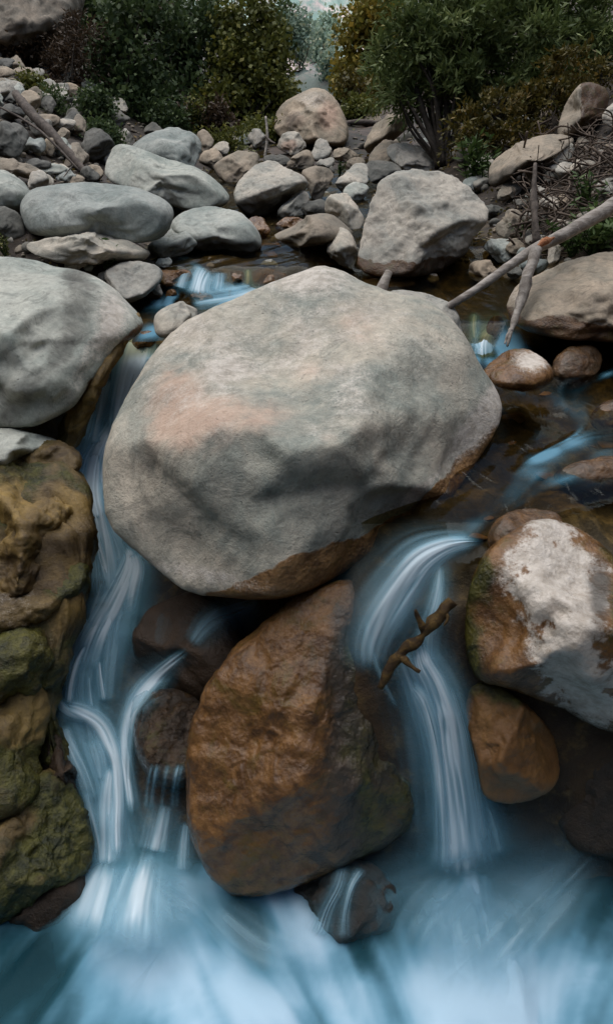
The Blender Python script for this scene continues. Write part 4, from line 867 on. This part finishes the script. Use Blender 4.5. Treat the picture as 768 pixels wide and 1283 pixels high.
wood('mossy_branch', 'gnarled mossy branch snagged across the right fall beside the pear-shaped rock', 'branch', [tube(PT(g4), SZ_(g4, [7, 6.5, 6, 6, 8, 4]), 10, .7, 7), tube(PT(g4b), SZ_(g4b, [5, 4, 2]), 8, .5, 8), tube(PT(g4c), SZ_(g4c, [6, 4, 2]), 8, .5, 9), tube(PT(g4d), SZ_(g4d, [4, 3, 1]), 8, .5, 9)], 'mossbark')
def ground_d(px, py): return hit(px, py)[1]
dl = ground_d(108, 222)
g5 = [(112, 222, dl), (85, 190, dl + .1), (60, 162, dl + .25), (38, 140, dl + .4), (20, 118, dl + .6)]
wood('dead_log', 'dark dead log leaning down the talus slope at upper left', 'log', [tube(PT(g5), SZ_(g5, [4.5, 5.5, 6, 6, 5]), 10, .2, 10)], 'deadwood')
g6 = [(100, 214, dl - .1), (60, 172, dl), (30, 150, dl + .2), (0, 134, dl + .3)]
wood('dead_branch', 'thin dark branch lying below the leaning dead log', 'branch', [tube(PT(g6), SZ_(g6, [1.2, 1.6, 1.6, 1.3]), 6, .2, 11)], 'deadwood')
d0 = ground_d(333, 205)
g7 = [(332, 198, d0), (335, 172, d0), (333, 146, d0)]
wood('bare_stick', 'thin white dead stick standing up out of the central boulder heap', 'stick', [tube(PT(g7), SZ_(g7, [1.8, 1.8, 1.4]), 7, .15, 12)], 'paletwig')
g8 = [(333, 170, d0), (338, 176, d0 - .1), (345, 180, d0 - .2)]
wood('bare_stick', 'short brown stick crossing the white dead stick', 'stick', [tube(PT(g8), SZ_(g8, [1.4, 1.6, 1.2]), 6, .2, 13)], 'deadwood')
d1 = ground_d(207, 160)
g9 = [(208, 160, d1 + 1), (206, 135, d1 + 1), (205, 113, d1 + 1)]
wood('bare_stick', 'broken pale topped stick standing before the dark left bushes', 'stick', [tube(PT(g9), SZ_(g9, [1.2, 1.2, 1]), 6, .2, 14)], 'deadwood')
g10 = [(36, 318, 4.75), (28, 308, 4.75), (34, 298, 4.8), (55, 292, 4.85), (72, 287, 4.9)]
wood('curved_root', 'pale curved root lying on the left gravel bar', 'root', [tube(PT(g10), SZ_(g10, [1.6, 2, 2, 1.8, 1]), 7, .2, 15)], 'driftwood')
d2 = ground_d(671, 300)
g11 = [(672, 305, d2 - .3), (670, 275, d2 - .3), (668, 240, d2 - .25), (670, 205, d2 - .2)]
wood('dead_stick', 'upright dark dead stick beside the log on the right bank', 'stick', [tube(PT(g11), SZ_(g11, [5, 4.5, 3.5, 2]), 8, .3, 16)], 'deadwood')
d3 = ground_d(440, 158)
g12 = [(432, 155, d3), (450, 153, d3), (480, 155, d3)]
wood('fallen_log', 'small grey log wedged behind the largest back boulder', 'log', [tube(PT(g12), SZ_(g12, [3, 3.5, 3]), 8, .15, 17)], 'deadwood')
# brushwood heaped on the right bank: nobody could count it
bt = []; r_ = np.random.default_rng(5)
for k in range(420):
    x, y = r_.uniform(655, 830), r_.uniform(178, 330)
    if y > 300 - (x - 700) * .35 + 20: continue
    q, dd = hit(x, y)
    if q is None: continue
    v = r_.normal(size=3); v[2] *= .45; v /= np.linalg.norm(v); Ln = r_.uniform(.12, .6)
    m_ = q + np.array([0, 0, r_.uniform(.01, .16)])
    mid = m_ + r_.normal(size=3) * .05
    r0 = r_.uniform(.003, .011)
    bt.append(tube([m_ - v * Ln / 2, mid, m_ + v * Ln / 2], [r0, r0 * .8, r0 * .4], 5, .2, k))
o = bt[0][0].mean(0); ob = link('brushwood', tubes_mesh('brushwood', bt, M['twig'], o)); ob.location = o
tag(ob, 'tangled brown flood brushwood heaped on the right bank', 'brushwood', kind='stuff')
# a few twigs that stand out
for k, (lab, L, r, mt) in enumerate([
    ('dark slanting stick lying across the white-grey rock on the right bank', [(648, 202), (680, 198), (712, 188), (745, 176)], [1.2, 1.6, 1.6, 1.2], 'deadwood'),
    ('pale forked twig dangling in the brushwood by the white-grey rock', [(716, 202), (720, 215), (718, 235)], [.8, 1, .6], 'paletwig'),
    ('pale curved twig lying low in the brushwood left of the dangling one', [(672, 232), (680, 246), (692, 255), (706, 250)], [.8, 1.1, 1, .6], 'paletwig'),
    ('dry crooked twig on the pale flat rock under the willow', [(480, 176), (505, 196), (530, 208), (545, 214)], [.8, 1.1, 1, .6], 'twig'),
    ('second dry twig crossing the crooked one under the willow', [(552, 180), (540, 205), (528, 226)], [1.3, 1.2, .6], 'twig'),
    ('whitish bent twig lying before the leaning dead log', [(80, 222), (86, 214), (92, 207)], [.8, .9, .5], 'paletwig')]):
    q, dd = hit(L[0][0], L[0][1] + 8); dd -= .15
    gg = [(x, y, dd) for x, y in L]
    wood('twig', lab, 'twig', [tube(PT(gg), SZ_(gg, r), 6, .2, 30 + k)], mt)

# ------------------------------------------------------------------ leaves
def leaf_mat(name, c1, c2, c3, trans=.25):
    t = NT(name); a = t.attr('tint').outputs['Fac']
    c = t.mix(t.ramp(a, .0, .55), c1, c2); c = t.mix(t.ramp(a, .6, 1.0), c, c3)
    d = t.bsdf(c, .6, None, .3)
    tr = t.n('ShaderNodeBsdfTranslucent'); t.put(tr.inputs[0], c)
    m = t.n('ShaderNodeMixShader'); m.inputs[0].default_value = trans; t.l(d.outputs[0], m.inputs[1]); t.l(tr.outputs[0], m.inputs[2])
    return t.done(m)
M['willow'] = leaf_mat('willow_leaves', (.06, .095, .028), (.15, .20, .066), (.28, .33, .13))
M['sycamore'] = leaf_mat('yellowing_leaves', (.11, .13, .025), (.28, .24, .045), (.46, .32, .06))
M['darkleaf'] = leaf_mat('dark_leaves', (.026, .050, .020), (.072, .112, .042), (.14, .19, .065))
M['olive'] = leaf_mat('olive_leaves', (.052, .068, .018), (.14, .155, .034), (.25, .23, .045))
M['scrub'] = leaf_mat('brown_scrub', (.028, .020, .012), (.07, .046, .026), (.12, .075, .04))
M['rust'] = leaf_mat('rusty_undergrowth', (.04, .042, .012), (.12, .10, .022), (.24, .15, .03))
M['weed'] = leaf_mat('fresh_weed', (.03, .06, .016), (.075, .13, .034), (.14, .20, .06))
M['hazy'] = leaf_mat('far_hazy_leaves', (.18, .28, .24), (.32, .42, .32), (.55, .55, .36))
def sprays(starts, dirs, n, length, leaf, width, rr, droop=.5, spread=.9):
    """leafy twigs: n narrow leaves set along each drooping twig"""
    K = len(starts)
    t = np.linspace(.08, 1, n)[None, :, None]
    Ls = length * rr.uniform(.6, 1.3, (K, 1, 1))
    P = starts[:, None] + dirs[:, None] * t * Ls + np.array([0, 0, -1.0]) * (t ** 2) * Ls * droop
    P = P.reshape(-1, 3) + rr.normal(size=(K * n, 3)) * leaf * .25
    D = np.repeat(dirs, n, 0) + rr.normal(size=(K * n, 3)) * spread + np.array([0, 0, -.35 * droop])
    return cards(P, D, leaf, width, rr, np.repeat(rr.uniform(0, 1, K), n))
def cards(P, D, leaf, width, rr, base):
    N = len(P); D = D / (np.linalg.norm(D, axis=1)[:, None] + 1e-9)
    S = np.cross(D, rr.normal(size=(N, 3))); S /= np.linalg.norm(S, axis=1)[:, None] + 1e-9
    l = leaf * rr.uniform(.6, 1.35, (N, 1)); w = width * rr.uniform(.7, 1.3, (N, 1))
    V = np.stack([P, P + D * l * .45 + S * w, P + D * l, P + D * l * .45 - S * w], 1).reshape(-1, 3)
    F = np.arange(4 * N).reshape(N, 4)
    tint = np.clip(.55 * base + .45 * rr.uniform(0, 1, N), 0, 1)
    return V, F, np.repeat(tint, 4)
def leaf_mesh(name, parts, mat, origin):
    V = []; F = []; A = []; o = 0
    for v, f, a in parts: V.append(v); F.append(f + o); A.append(a); o += len(v)
    me = mesh_np(name, np.vstack(V) - origin, np.vstack(F), M[mat], False); attr_f(me, 'tint', np.concatenate(A)); return me
def tree(name, label, cat, base, ells, mat, kind='spray', n=500, leafpx=7, widthpx=1.6, seed=0, trunk=None, droop=.5, group=None, per=16, dback=0.0, bark='bark', tr=4, sprlen=26):
    """base: (px, py) of the foot; ells: crown masses (px, py, rx, ry) in the photo, as deep as wide; sizes in photo pixels at the foot's distance"""
    rr = np.random.default_rng(seed + 900)
    q, d = hit(*base)
    d += dback; q = at(base[0], base[1], d)
    k = d / FPX
    area = sum(e[2] * e[3] for e in ells); parts = []; limbs = []
    for i, e in enumerate(ells):
        c = at(e[0], e[1], d + (e[4] if len(e) > 4 else 0)); r3 = np.array([e[2], max(e[2], e[3]) * .8, e[3]]) * k
        K = max(6, int(n * e[2] * e[3] / area))
        u = rr.normal(size=(K, 3)); u /= np.linalg.norm(u, axis=1)[:, None]
        rad = rr.uniform(0, 1, K) ** .45
        # clumps: pull twigs toward a few centres so that gaps open between them
        cc = rr.normal(size=(max(5, K // 22), 3)); cc /= np.linalg.norm(cc, axis=1)[:, None]; cc *= rr.uniform(.45, 1, len(cc))[:, None]
        uu = u * rad[:, None]
        j = np.argmin(((uu[:, None] - cc[None]) ** 2).sum(-1), 1)
        uu = lerp(uu, cc[j], rr.uniform(.2, .75, K)[:, None])
        st = c + uu * r3
        dr = uu * .8 + rr.normal(size=(K, 3)) * .45 + np.array([0, 0, .3]); dr /= np.linalg.norm(dr, axis=1)[:, None]
        if kind == 'spray': parts.append(sprays(st, dr, per, sprlen * k, leafpx * k, widthpx * k, rr, droop))
        else:
            P = np.repeat(st, per, 0) + rr.normal(size=(K * per, 3)) * leafpx * k * 1.3
            parts.append(cards(P, rr.normal(size=(K * per, 3)) + np.array([0, -.2, -.3]), leafpx * k, widthpx * k, rr, np.repeat(rr.uniform(0, 1, K), per)))
        for m_ in range(3):
            e_ = c + cc[m_ % len(cc)] * r3 * .8
            mid = lerp(q, e_, .5) + rr.normal(size=3) * 8 * k
            limbs.append(tube([q + rr.normal(size=3) * 2 * k, mid, e_], [tr * k * .6, tr * k * .4, tr * k * .12], 6, .2, seed + m_))
    root = empty(name, q); tag(root, label, cat, group)
    ch = link('crown', leaf_mesh('crown', parts, mat, q), root)
    if trunk is not None:
        limbs = [tube([at(x, y, d) for x, y in tk], [tr * k, tr * k * .85, tr * k * .7], 8, .2, seed + 40 + i) for i, tk in enumerate(trunk)] + limbs
    link('trunk' if cat == 'tree' else 'stem', tubes_mesh('trunk', limbs, M[bark], q), root)
    return root
# the willow and its neighbours
tree('willow_tree', 'big dark green willow with narrow leaves overhanging the right bank', 'tree', (556, 208), [(560, 50, 90, 66), (640, 45, 100, 70), (730, 40, 70, 70), (515, 75, 46, 46), (590, 100, 76, 34), (690, 95, 60, 40), (492, 105, 22, 22), (600, -40, 150, 60, .3)],
     'willow', n=2300, per=17, leafpx=11, widthpx=1.5, seed=1, trunk=[[(556, 208), (560, 150), (552, 60)], [(552, 208), (548, 150), (556, 90)], [(560, 206), (572, 150), (566, -20)], [(549, 210), (540, 170), (520, 110)]], tr=5, droop=.45)
tree('yellow_tree', 'yellowing sycamore left of the big willow', 'tree', (470, 140), [(450, 50, 26, 50), (480, 20, 40, 40), (440, 90, 20, 30), (495, 70, 36, 40), (465, 115, 26, 22)], 'sycamore', kind='card', n=620, per=12, leafpx=6.5, widthpx=2.6, seed=2, dback=2.5, trunk=[[(462, 140), (460, 80), (456, 0)], [(470, 140), (480, 80), (486, 0)]], tr=2.5)
tree('shrub', 'rusty orange undergrowth below the willow on the right bank', 'shrub', (660, 190), [(640, 150, 50, 26), (690, 130, 36, 26), (595, 165, 30, 34), (720, 90, 40, 26), (650, 175, 30, 16)], 'rust', n=420, per=14, leafpx=8, widthpx=1.6, seed=3, dback=.1, tr=2)
tree('shrub', 'dark green shrub on the slope behind the pillar rock', 'shrub', (745, 130), [(750, 70, 40, 40), (775, 95, 40, 30), (700, 60, 30, 40)], 'willow', n=380, per=14, leafpx=9, widthpx=1.8, seed=4, dback=1.6, tr=2)
tree('shrub', 'orange tinged shrub at the foot of the yellowing sycamore', 'shrub', (460, 145), [(455, 130, 18, 14), (440, 110, 14, 14), (480, 140, 20, 10)], 'rust', kind='card', n=120, per=12, leafpx=6, widthpx=2.4, seed=5, dback=1.5, tr=1.5)
# left side
tree('tree', 'dark broad-leaved tree standing behind the rounded boulder at upper left', 'tree', (160, 172), [(160, 90, 46, 46), (135, 115, 28, 36), (190, 120, 36, 40), (165, 140, 46, 24), (170, 30, 60, 40)], 'darkleaf', kind='card', n=700, per=12, leafpx=7, widthpx=2.8, seed=6, dback=1.0, trunk=[[(160, 172), (158, 120), (165, 40)]], tr=3)
tree('tree', 'olive green tree in shade at the left of the valley gap', 'tree', (305, 185), [(300, 110, 46, 56), (270, 140, 26, 40), (330, 100, 26, 50), (305, 40, 48, 50), (344, 70, 14, 40), (300, 165, 36, 20), (350, 140, 22, 36)], 'olive', kind='card', n=1100, per=12, leafpx=6.5, widthpx=2.4, seed=7, dback=2.0, trunk=[[(305, 190), (302, 120), (310, 30)], [(309, 190), (318, 120), (340, 40)]], tr=2.5)
tree('tree', 'nearly black tree between the two left trees', 'tree', (232, 168), [(232, 110, 32, 40), (240, 50, 40, 50), (215, 70, 26, 40), (250, 150, 26, 24)], 'darkleaf', kind='card', n=600, per=12, leafpx=6.5, widthpx=2.5, seed=8, dback=2.5, trunk=[[(232, 170), (234, 110), (240, 20)]], tr=2.5)
tree('shrub', 'brown leafless scrub in front of the cliff at upper left', 'shrub', (95, 150), [(90, 100, 32, 40), (110, 60, 36, 36), (70, 130, 24, 26)], 'scrub', n=330, per=14, leafpx=6, widthpx=.9, seed=9, dback=1.0, tr=2)
tree('shrub', 'small green shrub by the greenish shaded block at upper left', 'shrub', (62, 150), [(58, 128, 16, 16), (70, 140, 12, 12)], 'darkleaf', n=110, per=12, leafpx=6, widthpx=1.2, seed=10, dback=.4, tr=1.2)
tree('shrub', 'brown dry scrub below the nearly black tree', 'shrub', (250, 180), [(245, 160, 22, 18), (225, 160, 14, 14)], 'scrub', n=140, per=12, leafpx=6, widthpx=1.0, seed=11, dback=1.2, tr=1.2)
tree('shrub', 'low green shrub at the right end of the pale hump at left', 'shrub', (275, 195), [(275, 178, 16, 16), (292, 182, 12, 12)], 'olive', n=140, per=12, leafpx=5, widthpx=1.1, seed=12, dback=.3, tr=1.2)
# shrubs over the slopes, and the far hazy hillside
for k, (lab, x, y, ell, mt, n_) in enumerate([
    ('dark shrub high on the left slope below the cliff', 140, 60, (140, 30, 40, 34), 'darkleaf', 260),
    ('brown shrub on the left slope above the dark broad-leaved tree', 190, 40, (195, 12, 36, 26), 'scrub', 220),
    ('dark green bush on the pinkish slope above the nearly black tree', 262, 44, (262, 20, 26, 26), 'darkleaf', 220),
    ('teal green tree at the left side of the valley gap', 350, 100, (350, 36, 16, 44), 'darkleaf', 240),
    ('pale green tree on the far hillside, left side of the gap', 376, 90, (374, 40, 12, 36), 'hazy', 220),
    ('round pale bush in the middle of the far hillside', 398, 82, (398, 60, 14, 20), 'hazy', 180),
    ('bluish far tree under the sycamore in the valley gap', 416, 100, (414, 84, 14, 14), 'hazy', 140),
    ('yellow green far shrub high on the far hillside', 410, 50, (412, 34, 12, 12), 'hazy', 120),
    ('dark low bush at the valley floor right of the largest back boulder', 432, 128, (430, 112, 14, 14), 'olive', 140),
    ('dark shrub behind the largest back boulder', 360, 130, (358, 118, 18, 20), 'olive', 160)]):
    tree('shrub' if 'tree' not in lab else 'tree', lab, 'tree' if 'tree at' in lab or 'tree on' in lab or 'far tree' in lab else 'shrub', (x, y), [ell, (ell[0] + ell[2] * .5, ell[1] + ell[3] * .4, ell[2] * .6, ell[3] * .6)], mt, kind='card', n=n_, per=11, leafpx=4.5, widthpx=1.8, seed=30 + k, tr=1.2)
for k, (lab, x, y, ell, mt, n_) in enumerate([
    ('brown scrub hanging at the foot of the cliff', 66, 96, (64, 66, 26, 18), 'scrub', 200),
    ('dark scrub between the cliff and the brown leafless scrub', 110, 70, (108, 22, 34, 30), 'darkleaf', 260),
    ('dark bush below the brown leafless scrub at upper left', 112, 152, (116, 132, 22, 18), 'darkleaf', 200),
    ('dark undergrowth at the feet of the two left trees', 205, 165, (205, 148, 30, 18), 'darkleaf', 240),
    ('small ochre shrub among the talus at upper left', 42, 120, (40, 112, 14, 12), 'olive', 110),
    ('olive undergrowth beneath the olive green tree', 330, 178, (325, 166, 28, 14), 'olive', 220),
    ('dark undergrowth between the largest back boulder and the olive tree', 352, 150, (348, 132, 18, 16), 'darkleaf', 180)]):
    tree('shrub', lab, 'shrub', (x, y), [ell, (ell[0] + ell[2] * .5, ell[1] + ell[3] * .3, ell[2] * .6, ell[3] * .6)], mt, kind='card', n=n_, per=12, leafpx=5, widthpx=1.9, seed=60 + k, tr=1.2)
for k, (lab, x, y, ell, mt, n_) in enumerate([
    ('brown scrub covering the bare slope under the olive tree', 262, 172, (262, 150, 30, 22), 'scrub', 220),
    ('low ochre scrub left of the largest back boulder', 338, 160, (332, 146, 20, 16), 'olive', 200),
    ('dark low scrub on the slope by the leaning dead log', 120, 180, (128, 168, 20, 14), 'darkleaf', 150),
    ('tangle of brown scrub at the left edge over the talus', 30, 84, (22, 60, 30, 18), 'scrub', 200),
    ('dim green bush on the slope above the block of shaded stone', 80, 70, (84, 40, 24, 22), 'darkleaf', 200),
    ('green-brown scrub at the foot of the yellowing sycamore, by the grey fallen log', 440, 150, (448, 138, 18, 12), 'olive', 160)]):
    tree('shrub', lab, 'shrub', (x, y), [ell, (ell[0] + ell[2] * .5, ell[1] + ell[3] * .3, ell[2] * .6, ell[3] * .6), (ell[0] - ell[2] * .5, ell[1] + ell[3] * .4, ell[2] * .6, ell[3] * .5)], mt, kind='card', n=n_, per=12, leafpx=5, widthpx=1.7, seed=80 + k, tr=1.2)
# small plants near the water
def weed(label, base, h, spread, n=9, mat='weed', seed=0, leaf=None, dd=None):
    rr = np.random.default_rng(seed + 300); q, d = hit(*base)
    if dd is not None: d = dd; q = at(base[0], base[1], d)
    k = d / FPX; stems = []; parts = []
    for i in range(n):
        tip = q + np.array([rr.normal() * spread * k, rr.normal() * spread * k * .6, h * k * rr.uniform(.6, 1.05)])
        b = q + np.array([rr.normal(), rr.normal(), 0]) * spread * .2 * k
        stems.append(tube([b, lerp(b, tip, .5) + np.array([0, 0, .1 * h * k]), tip], [.9 * k, .7 * k, .3 * k], 5, .1, i))
        m_ = 14; t = rr.uniform(.2, 1, m_)[:, None]; P = lerp(b, tip, t)
        D = rr.normal(size=(m_, 3)) * np.array([1, 1, .5]) + np.array([0, 0, .35])
        parts.append(cards(P, D, (leaf or h * .2) * k, (leaf or h * .2) * .17 * k, rr, np.full(m_, rr.uniform())))
    root = empty('weed', q); tag(root, label, 'weed')
    link('stem', tubes_mesh('stem', stems, M['weed'], q), root)
    link('leaves', leaf_mesh('leaves', parts, mat, q), root)
for a in [('wispy green weed sprouting at the left end of the long smooth boulder', (76, 304), 36, 5, 6, 'weed', 1), ('feathery green weed on the left gravel bar by the cream rock', (136, 344), 42, 6, 7, 'weed', 2), ('small weed at the left edge of the gravel bar', (8, 324), 30, 10, 7, 'olive', 3),
          ('yellow-green weed standing right of the largest back boulder', (414, 180), 34, 4, 6, 'sycamore', 4), ('fresh green weed at the foot of the willow trunk', (592, 238), 62, 14, 14, 'weed', 5), ('small bright weed right of the willow foot', (610, 234), 36, 12, 10, 'weed', 6),
          ('clump of green weeds under the log at the right edge', (742, 318), 60, 26, 24, 'weed', 7), ('second clump of green weeds between the log and the tan slab', (716, 322), 40, 16, 16, 'weed', 8), ('tall green weed above the log at the right edge', (733, 272), 48, 12, 10, 'weed', 9),
          ('small weed in the stones left of the log', (655, 300), 26, 9, 8, 'weed', 10), ('low weed by the rounded boulders in the central heap', (425, 222), 18, 5, 7, 'weed', 11), ('little weed beside the bluish grey stone', (213, 304), 20, 4, 5, 'weed', 12), ('dry grassy weed on the slope behind the grey-blue boulder', (248, 168), 40, 16, 14, 'olive', 13)]:
    weed(*a)
weed('weeds crowding the bank at the far right below the log', (800, 320), 64, 26, 20, 'weed', 14)
# loose stones of the talus and the banks: nothing tells them apart
r_ = np.random.default_rng(44)
protos = []
for k in range(6):
    N, F = ico(3); Q = N.copy(); acc = np.ones(len(Q))
    for _ in range(9):
        n = r_.normal(size=3); n /= np.linalg.norm(n); acc += np.maximum(0, Q @ n / r_.uniform(.55, .85)) ** 22
    Q = Q * (acc ** (-1 / 22))[:, None] * (1 + .08 * fbm(Q * 1.7 + k * 9, 3, k))[:, None] * r_.uniform(.6, 1.1, 3)
    me = mesh_np('stone', Q, F, M[['tan', 'dim', 'pale', 'tan', 'dim', 'green'][k]]); attr_c(me, 'paint', np.zeros((len(Q), 4))); attr_f(me, 'moss', np.zeros(len(Q))); protos.append(me)
for lab, grp, n, box in [('small loose stone on the shaded talus slope at upper left', 'loose stones of the left talus slope', 90, (-10, 60, 128, 215)),
                         ('small stone lying between the boulders of the central heap', 'small stones in the central boulder heap', 75, (262, 172, 560, 268)),
                         ('small stone scattered on the right bank', 'stones scattered on the right bank', 60, (600, 170, 780, 350)),
                         ('small stone of the left gravel bar', 'stones of the left gravel bar', 44, (0, 300, 200, 350))]:
    for i in range(n):
        x, y = r_.uniform(box[0], box[2]), r_.uniform(box[1], box[3])
        q, d = hit(x, y)
        if q is None or d > 25: continue
        ob = link('stone', protos[r_.integers(6)]); ob.location = q
        s = r_.uniform(3, 9) ** 1.12 * .8 * d / FPX; ob.scale = (s * r_.uniform(.8, 1.5), s, s * r_.uniform(.6, 1)); ob.rotation_euler = (r_.normal() * .3, r_.normal() * .3, r_.uniform(0, 6.28))
        tag(ob, lab, 'stone', grp)

# brown cobbles under the clear water
for i in range(26):
    x, y = (r_.uniform(590, 790), r_.uniform(470, 680)) if i < 14 else (r_.uniform(320, 430), r_.uniform(305, 345))
    q, d = hit(x, y)
    if q is None or d > 9: continue
    if i == 0:
        cob = mesh_np('cobble', protos[0].vertices and np.array([v.co[:] for v in protos[0].vertices]), np.array([p_.vertices[:] for p_ in protos[0].polygons]), M['brown'])
        attr_c(cob, 'paint', np.zeros((len(cob.vertices), 4))); attr_f(cob, 'moss', np.zeros(len(cob.vertices)))
    ob = link('cobble', cob); ob.location = q - np.array([0, 0, .015])
    s = r_.uniform(9, 24) * d / FPX; ob.scale = (s * r_.uniform(.8, 1.5), s, s * r_.uniform(.3, .5)); ob.rotation_euler = (r_.normal() * .2, r_.normal() * .2, r_.uniform(0, 6.28))
    tag(ob, 'brown cobble lying under the clear stream water', 'stone', 'cobbles on the stream bed')
# gravel and fallen leaves on the banks: nobody could count them
GV = []; GF = []; LP_ = []; off = 0
N1, F1 = ico(1)
for i in range(5200):
    x, y = r_.uniform(-60, 830), 60 + 290 * r_.uniform(0, 1) ** .8
    if 300 < y and 200 < x < 420: continue
    q, d = hit(x, y)
    if q is None or d > 22 or q[2] < 1.22: continue
    if i % 2:
        s = r_.uniform(.8, 3.2) * d / FPX
        Vv = N1 * (1 + .25 * r_.normal(size=(len(N1), 1)) * .6) * s * np.array([r_.uniform(.8, 1.5), 1, .6]) + q + np.array([0, 0, .2 * s])
        GV.append(Vv); GF.append(F1 + off); off += len(N1)
    else: LP_.append((q + np.array([0, 0, .012]), d))
ob = link('gravel', mesh_np('gravel', np.vstack(GV), np.vstack(GF), M['tan']))
attr_c(ob.data, 'paint', np.zeros((off, 4))); attr_f(ob.data, 'moss', np.zeros(off)); tag(ob, 'fine gravel strewn over the banks between the boulders', 'gravel', kind='stuff')
P = np.array([p_ for p_, d in LP_]); kk = np.array([d for p_, d in LP_])[:, None] / FPX
rr = np.random.default_rng(99); D = rr.normal(size=P.shape) * np.array([1, 1, .25])
V_, F_, A_ = cards(P, D, 1.0, 1.0, rr, rr.uniform(0, 1, len(P)))
V_ = V_.reshape(-1, 4, 3); V_ = P[:, None] + (V_ - P[:, None]) * kk[:, None] * np.array([4.2, 4.2, 2.2]); V_ = V_.reshape(-1, 3)
ob = link('leaf_litter', leaf_mesh('leaf_litter', [(V_, F_, A_)], 'rust', np.zeros(3))); tag(ob, 'fallen brown leaves scattered over the soil of the banks', 'leaves', kind='stuff')
SKY_S, SUN_S = 0.12, 3.2
# ------------------------------------------------------------------ light
SUN_EL, SUN_AZ = 68, -35                      # the sun stands ahead, a little to the left
w = bpy.data.worlds.new('World'); SC.world = w; w.use_nodes = True
nt = w.node_tree; bg = nt.nodes['Background']
sky = nt.nodes.new('ShaderNodeTexSky'); sky.sky_type = 'NISHITA'; sky.sun_disc = False
sky.sun_elevation = R(SUN_EL); sky.sun_rotation = R(SUN_AZ); sky.altitude = 300; sky.air_density = 1.2; sky.dust_density = 2.5; sky.ozone_density = 1.5
nt.links.new(sky.outputs[0], bg.inputs[0]); bg.inputs[1].default_value = SKY_S
ld = bpy.data.lights.new('sun', 'SUN'); ld.energy = SUN_S; ld.angle = R(80); ld.color = (1.0, .955, .90)
lo = bpy.data.objects.new('sun', ld); COL.objects.link(lo)
az = R(SUN_AZ); el = R(SUN_EL)
dvec = Vector((math.sin(az) * math.cos(el), math.cos(az) * math.cos(el), math.sin(el)))
lo.rotation_euler = dvec.to_track_quat('Z', 'Y').to_euler(); lo.location = (0, 0, 20)
SC.view_settings.view_transform = 'Standard'; SC.view_settings.look = 'None'; SC.view_settings.exposure = 0; SC.view_settings.gamma = 1
SC.render.engine = 'CYCLES'
SC.cycles.use_denoising = True
SC.cycles.transparent_max_bounces = 40; SC.cycles.max_bounces = 6; SC.cycles.caustics_reflective = False; SC.cycles.caustics_refractive = False
SC.cycles.sample_clamp_indirect = 4
